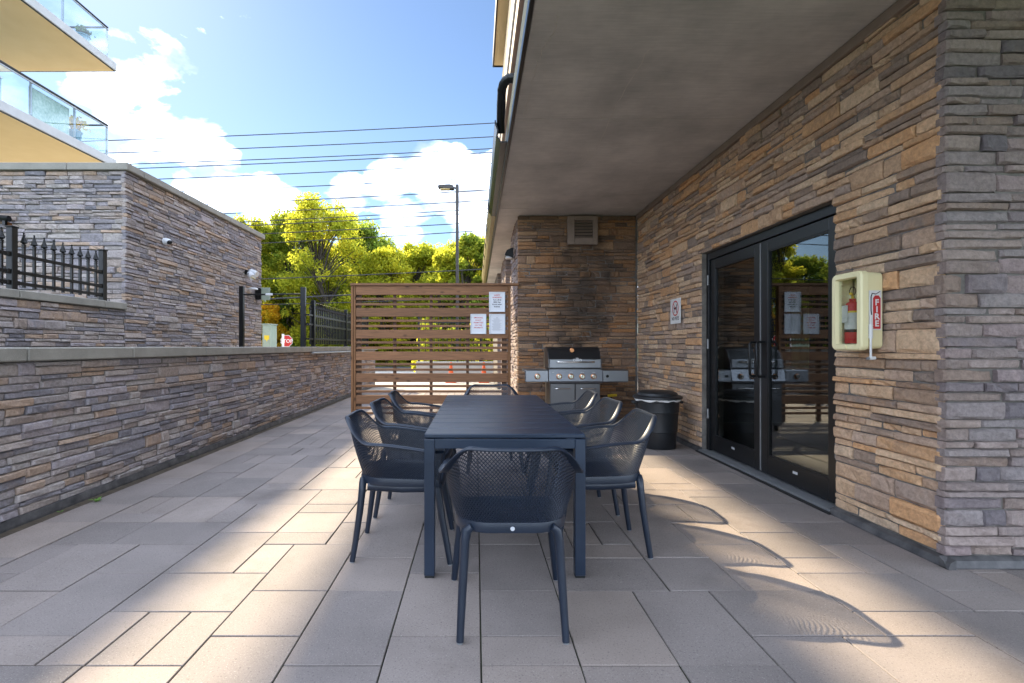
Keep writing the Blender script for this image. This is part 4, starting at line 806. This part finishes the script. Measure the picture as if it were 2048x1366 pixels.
# wall lamp on the alley face
LZ = 2.83; LP = thing('wall_lamp', 'dark hooded wall lamp on the stone wall beyond the screen', 'lamp', (.65, 8.62, LZ))
hl = [(.645 + 0, LZ - .09), (.645, LZ + .09), (.60, LZ + .085), (.53, LZ + .05), (.50, LZ - .01), (.495, LZ - .04), (.56, LZ - .05)]
MB().prism(hl, 8.53, 8.71, 'y').obj('hood', M['black'], LP); box('lens', M['camwhite'], LP, .515, .62, 8.55, 8.69, LZ - .085, LZ - .05, c=.01)

# ================================================================== BALCONY BUILDING, FAR LEFT
LB = thing('balcony_building', 'pale apartment building with deep yellow soffit balconies and glass railings above the outbuilding', 'building', (-18, 9, 0))
box('wall', M['pale'], LB, -26, -17.5, 2, 14.6, -.1, 10.6)
BXE, BYE = -11.0, 15.2
def balcony(z, posts, yspan=2.0):
    s = box('balcony_slab', M['fascia'], LB, -17.5, BXE, yspan, BYE, z + .012, z + .255, c=.01)
    box('soffit_panel', M['yellow_soffit'], LB, -17.5, BXE - .05, yspan, BYE - .05, z - .006, z + .011)
    box('drip_strip', M['black'], LB, BXE - .05, BXE - .028, yspan, BYE - .03, z - .012, z + .0105); box('drip_strip', M['black'], LB, -17.5, BXE - .051, BYE - .049, BYE - .028, z - .012, z + .0105)
    zt_ = z + .256; x = BXE - .13
    pm = MB().box(x - .022, x + .022, -.022, .022, 0, .93, c=.004).mesh('railing_post', M['galv'])
    for y in posts: o = link('railing_post', pm, LB); o.location = (0, y, zt_)
    for a, b in zip(posts[:-1], posts[1:]): box('glass_panel', M['rail_glass'], LB, x + .030, x + .042, a + .01, b - .01, zt_ - .05, zt_ + .86)
    box('top_rail', M['bronze'], LB, x - .035, x + .035, posts[0], posts[-1] + .03, zt_ + .935, zt_ + .975, c=.006); box('glass_channel', M['galv'], LB, x + .024, x + .048, posts[0], posts[-1] + .02, zt_ + .862, zt_ + .90, c=.004)
    y = posts[-1]
    for a, b in ((x - 5.2, x - 3.5), (x - 3.48, x - 1.76), (x - 1.74, x - .03)): box('glass_panel', M['rail_glass'], LB, a, b, y + .030, y + .042, zt_ - .05, zt_ + .86)
    box('top_rail', M['bronze'], LB, x - 5.2, x - .036, y - .03, y + .03, zt_ + .935, zt_ + .975, c=.006)
    for xx in (x - 1.75, x - 3.49): box('railing_post', M['galv'], LB, xx - .022, xx + .022, y - .022, y + .022, zt_, zt_ + .93, c=.004)
    return zt_
za_ = balcony(6.68, [8.0, 10.0, 12.4, 13.75, 14.95]); zb_ = balcony(9.63, [8.0, 10.2, 11.7, 13.35, 14.95])
wp = box('woven_privacy_panel', M['wicker'], None, -11.26, -11.22, 12.48, 13.68, za_ + .02, za_ + .84); tag(wp, 'pale woven privacy panel behind the glass railing of the lower balcony', 'screen')
def leaves(b, pts, size, rnd, flat=0.0):
    for p in pts:
        n = Vector((rnd.gauss(0, 1), rnd.gauss(0, 1), rnd.gauss(0, 1) + flat)).normalized(); t = n.orthogonal().normalized(); t.rotate(Matrix.Rotation(rnd.uniform(0, 6.28), 3, n)); s = n.cross(t); l = size * rnd.uniform(.65, 1.3); w = l * .55
        k = len(b.v); b.v += [tuple(p - t * l * .5), tuple(p + s * w * .5 + t * l * .08 + n * l * .06), tuple(p + t * l * .5), tuple(p - s * w * .5 + t * l * .08 + n * l * .06)]; b.f.append((k, k + 1, k + 2, k + 3))
rn = random.Random(3)
def pot_plant(loc, label, potmat, leafmat, h, r):
    T = thing('potted_plant', label, 'plant', loc); x, y, z = loc
    MB().lathe([(.0, .002), (.12, .002), (.17, .38), (.19, .39), (.19, .42), (.15, .42), (.14, .38), (.0, .38)], x, y, 18, 'z', z).obj('pot', M[potmat], T, smooth=.6)
    st = MB()
    for k in range(6): a = k * 1.05; st.tube([(x, y, z + .37), (x + r * .4 * math.cos(a), y + r * .4 * math.sin(a), z + .38 + h * .5), (x + r * .8 * math.cos(a), y + r * .8 * math.sin(a), z + .36 + h * .9)], [.012, .008, .004], 5)
    st.obj('stems', M['bark'], T); b = MB(); leaves(b, [Vector((x + rn.gauss(0, r * .5), y + rn.gauss(0, r * .5), z + .42 + h * rn.uniform(.35, 1))) for _ in range(160)], .14, rn); kind(b.obj('foliage', M[leafmat], T, fix=False), 'stuff')
pot_plant((-11.45, 14.15, za_), 'potted plant with yellow flowers on the lower balcony behind the glass', 'blue_tub', 'leaf_gold', .35, .3)
pot_plant((-11.5, 14.5, zb_), 'dark pot plant near the end of the upper balcony railing', 'blue_tub', 'leaf_dark', .2, .15)
bt = thing('balcony_table', 'white table with dark legs behind the lower balcony glass railing', 'table', (-11.7, 11.3, za_))
box('table_top', M['white'], bt, -12.0, -11.35, 10.9, 11.9, za_ + .70, za_ + .74, c=.01)
for x in (-11.95, -11.42):
    for y in (10.95, 11.83): box('leg', M['blue_tub'], bt, x, x + .05, y, y + .05, za_ + .001, za_ + .699)
# added unseen tower, rear left: its roof strips shape the patio's bands of shade
TW = thing('shade_tower', 'added unseen pale tower with slatted roof canopy that shapes the patio shade', 'tower', (-34, 22, 0))
box('wall', M['pale'], TW, -46, -31.6, 6, 32.2, -.1, 23.6)
ZC = 24.0
for i, (a, b) in enumerate(((-46, -22.30), (-21.50, -19.42), (-18.66, -16.9))): box('canopy_slab', M['fascia'], TW, a, b, 18, 32.3, ZC, ZC + .25, c=.02)
for y in (18.6, 25.1): box('shade_beam', M['galv'], TW, -45, -17.0, y, y + .12, ZC - .30, ZC - .003, c=.01)
for k in range(7): box('floor_band', M['fascia'], TW, -31.597, -31.4, 6.1, 32.1, 2.9 + k * 3.0, 3.1 + k * 3.0, c=.01)
for k in range(7):
    for j in range(8): w_ = box('window', M['bronze'], TW, -31.597, -31.57, 7.2 + j * 3.1, 9.2 + j * 3.1, .9 + k * 3.0, 2.5 + k * 3.0)

# ================================================================== BEYOND THE SCREEN
LPt = thing('street_lamp', 'tall dark lamp post with single flat head beyond the wooden screen', 'lamp post', (-.77, 20, -.02)); lx = (914.5 - CX) / F * 20
MB().box(lx - .06, lx + .06, 19.94, 20.06, .30, 7.75, c=.012).obj('pole', M['pole'], LPt); MB().lathe([(.0, 0), (.25, 0), (.25, .30), (.2, .34), (.0, .34)], lx, 20, 24, 'z', -.02).obj('base', M['concrete'], LPt)
MB().tube([(lx - .06, 20, 7.60), (lx - .14, 20, 7.63)], .035, 8).obj('arm', M['pole'], LPt)
MB().prism([(lx - .12, 7.56), (lx - .16, 7.68), (lx - .30, 7.72), (lx - .72, 7.70), (lx - .78, 7.66), (lx - .74, 7.60), (lx - .20, 7.55)], 19.85, 20.15, 'y').obj('lamp_head', M['pole'], LPt); box('lens', M['lamp_glass'], LPt, lx - .68, lx - .30, 19.88, 20.12, 7.535, 7.575, c=.008)
# low wall with fence at the far side of the drive
FW = thing('kerb_wall', 'low pale concrete wall at the far side of the drive', 'wall', (0, 19.2, 0)); box('wall_body', M['concrete'], FW, -2.3, 9, 19.05, 19.35, -.021, .64, c=.02)
FF = thing('iron_fence', 'black picket fence on the low pale wall seen through the screen gaps', 'fence', (-2.2, 19.2, .641), 'black spiked iron fences')
pkm = MB().box(-.012, .012, -.012, .012, .05, 1.72).lathe([(.012, 1.721), (.03, 1.75), (.004, 1.85)], 0, 0, 6).mesh('picket', M['black'])
for i in range(60): o = bpy.data.objects.new('picket', pkm); COL.objects.link(o); o.parent = FF; o.location = (.07 + i * .17, 0, 0)
for i in range(5): o = box('post', M['black'], None, -.04, .04, -.04, .04, 0, 1.9, c=.006); o.parent = FF; o.location = (i * 2.4 - .015, .05, 0)
for z in (.12, 1.0, 1.5): o = box('rail', M['black'], None, 0, 10.4, .013, .04, z - .02, z + .02); o.parent = FF
def cone(x, label):
    c = thing('traffic_cone', label, 'traffic cone', (x, 17, -.02), 'traffic cones on the drive')
    box('base', M['orange'], c, x - .18, x + .18, 16.82, 17.18, -.019, .02, c=.01); MB().lathe([(.13, .021), (.105, .17)], x, 17, 24).lathe([(.083, .31), (.035, .66), (.03, .68), (.0, .68)], x, 17, 24).obj('body', M['orange'], c, smooth=.6)
    MB().lathe([(.105, .171), (.083, .309)], x, 17, 24).obj('reflective_band', M['white'], c, smooth=.6)
cone(-.857, 'orange and white traffic cone on the drive, under the street lamp'); cone(.27, 'orange and white traffic cone on the drive, by the building corner')
# utility cabinet, stop sign and marker by the road
pz = at(537, 650, 22.5); UC = thing('utility_cabinet', 'pale green utility cabinet with yellow warning mark beside the outbuilding', 'cabinet', (pz.x, 22.5, -.15))
box('body', M['sage'], UC, pz.x - .20, pz.x + .18, 22.3, 23.0, -.02, pz.z, c=.02); box('cap', M['sage'], UC, pz.x - .23, pz.x + .21, 22.27, 23.03, pz.z + .001, pz.z + .05, c=.015)
box('door', M['sage'], UC, pz.x - .17, pz.x + .15, 22.285, 22.298, .1, pz.z - .1, c=.004); MB().prism([(pz.x - .10, 1.72), (pz.x + .12, 1.72), (pz.x + .12, 1.54), (pz.x + .04, 1.52), (pz.x + .02, 1.42), (pz.x - .02, 1.52), (pz.x - .10, 1.54)], 22.280, 22.284, 'y').obj('warning_mark', M['yellow'], UC)
sp = at(574, 682, 24.0); SS = thing('stop_sign', 'red octagonal STOP sign on a post by the road', 'sign', (sp.x, 24, -.02)); r8 = .30
oc = lambda r: [(sp.x + r * math.cos(R(22.5 + 45 * k)), sp.z + r * math.sin(R(22.5 + 45 * k))) for k in range(8)]
MB().prism(oc(r8), 23.96, 23.965, 'y').obj('plate', M['white'], SS); MB().prism(oc(r8 * .93), 23.955, 23.959, 'y').obj('face', M['red'], SS); text('lettering', 'STOP', .25, M['white'], SS, (sp.x, 23.953, sp.z - .085), (1, 0, 0), (0, 0, 1), bold=.004)
box('post', M['galv'], SS, sp.x - .03, sp.x + .03, 23.97, 24.02, -.019, sp.z + .25)
mp_ = at(566, 668, 22.0); MK = thing('marker_post', 'white plastic marker post standing just in front of the stop sign', 'post', (mp_.x, 22, -.02)); box('post', M['white'], MK, mp_.x - .05, mp_.x + .05, 21.98, 22.02, -.019, mp_.z, c=.01)
# overhead lines
wires = [((220, 281), (990, 246)), ((218, 301), (988, 268)), ((238, 319), (985, 287)), ((275, 337), (983, 305)), ((310, 354), (983, 322)), ((350, 375), (980, 346)), ((415, 409), (978, 380)), ((440, 424), (976, 397)), ((468, 438), (975, 410)), ((720, 440), (974, 425)), ((720, 455), (972, 441)), ((740, 469), (970, 455))]
WY = 27.0; POLES = (-34.0, 26.0)
for i, (a, b) in enumerate(wires + [((525, 558), (790, 547)), ((525, 597), (703, 588)), ((525, 607), (640, 604))]):
    A_, B_ = at(*a, WY), at(*b, WY); k = (B_.z - A_.z) / (B_.x - A_.x)
    f_ = lambda x: A_.z + k * (x - A_.x) + .00055 * ((x - A_.x) * (x - B_.x))
    MB().tube([(x, WY + (i % 3) * .35, f_(x)) for x in [POLES[0] + 3 * j for j in range(21)]],   .045 if i == 13 else .026, 5).obj('wire', M['wire']); w = bpy.context.scene.objects[-1] if False else None
for i, o in enumerate([o for o in COL.objects if o.name.startswith('wire')]):
    nm = ['high', 'middle', 'lower'][min(2, i // 5)]
    tag(o, 'thin dark overhead power line crossing the sky above the trees' if i < 12 else ('thick grey overhead cable sagging in front of the trees' if i == 13 else 'thin overhead cable crossing in front of the tree foliage'), 'power line', 'overhead lines in the sky' if i < 12 else ('cables in front of the trees' if i != 13 else None) or 'cables in front of the trees')
for x, lb in ((POLES[0], 'wooden utility pole carrying the overhead lines behind the balcony building'), (POLES[1], 'wooden utility pole carrying the overhead lines behind the canopy building')):
    U = thing('utility_pole', lb, 'pole', (x, WY + .35, -.16)); MB().tube([(x, WY + .35, -.16), (x, WY + .35, 16)], [.17, .11], 12).obj('pole', M['bark'], U)
    for z in (9, 11, 13, 15): box('crossarm', M['bark'], U, x - .06, x + .06, WY - .6, WY + 1.4, z, z + .12, c=.01)

# ================================================================== TREES AND SHRUBS
def tree(label, cat, x, y, h, r, mat, seed, n=22000, leaf=.215, low=.12, name='broadleaf_tree', group='trees beyond the road'):
    rnd = random.Random(seed); T = thing(name, label, cat, (x, y, -.16), group)
    tr = MB(); th = h * .62; tp = [Vector((x + rnd.uniform(-.15, .15) * k, y + rnd.uniform(-.15, .15) * k, -.17 + th * k / 5)) for k in range(6)]; tr.tube(tp, [h * .026 * (1 - k * .14) for k in range(6)], 8)
    cl = []
    for k in range(120 if h > 5 else 40):
        u = rnd.random(); zc = h * (low + (1 - low) * u); prof = math.sin(math.pi * min(1, .12 + .80 * (u ** .8))) ** .7; a = rnd.uniform(0, 6.283); rad = r * prof * math.sqrt(rnd.uniform(.15, 1)) * .92
        c = Vector((x + rad * math.cos(a), y + rad * math.sin(a) * .8, zc - .1)); cl.append((c, r * rnd.uniform(.11, .30)))
        b0 = tp[min(5, max(1, int(5 * min(1, zc / th * .75))))]; m_ = b0.lerp(c, .5) + Vector((0, 0, .1 * h * .3)); tr.tube([b0, m_, c], [h * .0042, h * .003, h * .0014], 5)
    cl.append((Vector((x, y, h * .93)), r * .22))
    tr.obj('trunk', M['bark'], T); b = MB(); pts = []; wsum = sum(q[1] ** 2 for q in cl)
    for c, s in cl:
        for _ in range(int(n * s * s / wsum)):
            d = Vector((rnd.gauss(0, 1), rnd.gauss(0, 1), rnd.gauss(0, .72))).normalized() * (s * rnd.uniform(.35, 1.08)); pts.append(c + d)
    leaves(b, pts, leaf, rnd, .5); kind(b.obj('crown', M[mat], T, fix=False), 'stuff')
TR = [(505, 432, 35, 55, 'leaf_yellow', 'yellow green tree at the outbuilding corner, thin at the top'), (575, 418, 36, 62, 'leaf_green', 'dark green tree between two yellow green ones behind the gate'), (648, 394, 33, 85, 'leaf_yellow', 'tallest yellow green tree beyond the road behind the fence'),
      (718, 436, 36, 62, 'leaf_green', 'green tree just beside the tallest yellow one'), (775, 492, 33, 62, 'leaf_yellow', 'lower yellow green tree above the middle of the wooden screen'), (842, 486, 35, 64, 'leaf_yellow', 'rounded light green tree behind the screen, beside the street lamp'),
      (895, 505, 32, 55, 'leaf_yellow', 'yellow green tree right behind the street lamp post'), (945, 470, 31, 50, 'leaf_green', 'green tree rising beside the canopy gutter'), (1000, 470, 32, 60, 'leaf_yellow', 'yellow green tree mostly hidden behind the canopy building'),
      (545, 450, 41, 60, 'leaf_yellow', 'yellow green tree in the back row behind the dark green one'), (610, 432, 42, 62, 'leaf_green', 'green back row tree behind the tallest yellow one'), (690, 425, 41, 60, 'leaf_yellow', 'yellow back row tree beside the tallest one'), (752, 470, 40, 62, 'leaf_green', 'green back row tree above the left half of the wooden screen'),
      (808, 498, 40, 60, 'leaf_green', 'green back row tree above the middle of the wooden screen'), (868, 494, 41, 60, 'leaf_yellow', 'yellow back row tree behind the street lamp head'), (922, 486, 38, 56, 'leaf_yellow', 'yellow back row tree between street lamp and canopy gutter'), (965, 478, 36, 56, 'leaf_yellow', 'yellow back row tree beside the canopy building'),
      (440, 512, 37, 60, 'leaf_green', 'green tree hidden behind the outbuilding roof'), (350, 500, 38, 70, 'leaf_green', 'broad green tree hidden behind the outbuilding middle'), (230, 510, 40, 75, 'leaf_yellow', 'broad yellow green tree behind the outbuilding front'), (90, 520, 42, 80, 'leaf_green', 'green tree far behind the retaining wall')]
for i, (px, py, Y, hw, mat, lb) in enumerate(TR):
    p = at(px, py, Y); tree(lb, 'tree', p.x, Y, (p.z + .16) * .955, hw / F * Y * 1.12, mat, 40 + i)
SH = [(532, 610, 29, 40, 'leaf_gold', 'golden shrub beside the utility cabinet'), (585, 592, 30, 48, 'leaf_dark', 'dark green shrub behind the stop sign'), (640, 585, 30, 50, 'leaf_yellow', 'yellow green shrub behind the gate post'), (700, 578, 29.5, 50, 'leaf_green', 'green shrub behind the far end of the spiked fence'), (765, 570, 30, 55, 'leaf_yellow', 'yellow green shrub behind the left of the wooden screen'),
      (835, 575, 29, 50, 'leaf_yellow', 'light shrub behind the middle of the wooden screen'), (900, 560, 29.5, 52, 'leaf_yellow', 'yellow green shrub behind the street lamp'), (965, 560, 28.8, 50, 'leaf_green', 'green shrub by the canopy building end'), (470, 610, 30, 50, 'leaf_green', 'green shrub hidden behind the outbuilding end')]
for i, (px, py, Y, hw, mat, lb) in enumerate(SH):
    p = at(px, py, Y + 4); tree(lb, 'shrub', p.x, Y + 4, p.z + .16, hw / F * Y * 1.15, mat, 80 + i, n=9000, leaf=.19, low=.04, name='shrub', group='shrubs beyond the road')
for i, (x, lb) in enumerate(((-1.9, 'lime shrub behind the far picket fence, at its open end'), (-.9, 'lime shrub behind the far picket fence, over the first cone'), (.15, 'lime shrub behind the far picket fence, between the cones'), (1.2, 'lime shrub behind the far picket fence, by the building'), (-5.2, 'loose lime shrub on the verge left of the far fence'))):
    tree(lb, 'shrub', x, 20.6 if i < 4 else 24.5 + 7.4, 2.25 - .2 * (i % 2), .95, 'leaf_yellow', 120 + i, n=4200, leaf=.13, low=.03, name='shrub', group='shrubs behind the far fence')
# grass verge: blades nobody could count
rg = random.Random(77); gb = MB()
for _ in range(9000):
    x, y = rg.uniform(-24, 8), rg.uniform(31.6, 35); h_ = rg.uniform(.15, .5); a = rg.uniform(0, 3.14); k = len(gb.v)
    gb.v += [(x - .04 * math.cos(a), y - .04 * math.sin(a), -.16), (x + .04 * math.cos(a), y + .04 * math.sin(a), -.16), (x + rg.uniform(-.1, .1), y, -.16 + h_)]; gb.f.append((k, k + 1, k + 2))
vg = kind(gb.obj('grass_verge', M['leaf_yellow'], fix=False), 'stuff'); vg['label'] = 'tufts of long grass along the far road edge'; vg['category'] = 'grass'
# weeds in the joint by the garden wall
def weed(px, py, label, s, n):
    Y = 1.22 * F / (py - CY); x = (px - CX) / F * Y; T = thing('weed', label, 'weed', (x, Y, -.012)); rnd = random.Random(int(px)); b = MB()
    for i in range(n):
        a = i * 2.4 + rnd.random(); l = s * rnd.uniform(.7, 1.2); d = Vector((math.cos(a), math.sin(a), 0)); p = Vector((x, Y, -.012)); sd = Vector((-d.y, d.x, 0)) * l * .22
        m1 = p + d * l * .45 + Vector((0, 0, l * .55)); e = p + d * l * 1.0 + Vector((0, 0, l * .62)); k = len(b.v)
        b.v += [tuple(p), tuple(m1 + sd), tuple(e), tuple(m1 - sd), tuple(m1 + Vector((0, 0, -.004)))]; b.f += [(k, k + 1, k + 4), (k, k + 4, k + 3), (k + 1, k + 2, k + 4), (k + 4, k + 2, k + 3)]
        lf = b.obj('leaf', M['weed'], T, fix=False); b = MB()
weed(194, 1003, 'small bright green weed in the joint at the foot of the garden wall', .05, 6); weed(375, 917, 'leafy green weed tuft at the garden wall base, near the spiked gate end', .06, 9); weed(120, 1023, 'tiny dark green weed in the soil strip by the garden wall', .025, 5)
# hairline cracks in the canopy soffit, filled pale
def crack(pts, seed):
    rnd = random.Random(seed); P = [Vector(p) for p in pts]; out = []
    for a, b in zip(P[:-1], P[1:]):
        for k in range(8): q = a.lerp(b, k / 8); out.append((q.x + rnd.uniform(-.012, .012), q.y + rnd.uniform(-.012, .012), CEIL - .0004))
    MB().tube(out, .0028, 5).obj('crack', M['crack'], BLD)
M['crack'] = pmat('crack_filler', (.62, .57, .52), None, .9)
def on_soffit(px, py): Y = (CEIL - H) * F / (CY - py); return ((px - CX) / F * Y, Y, CEIL)
crack([on_soffit(*q) for q in ((1116, 30), (1108, 65), (1085, 100), (1070, 135), (1060, 190), (1045, 235))], 1); crack([on_soffit(*q) for q in ((1300, 95), (1240, 195), (1215, 250), (1185, 310), (1160, 335))], 2)
crack([on_soffit(*q) for q in ((1105, 408), (1085, 425))], 3)
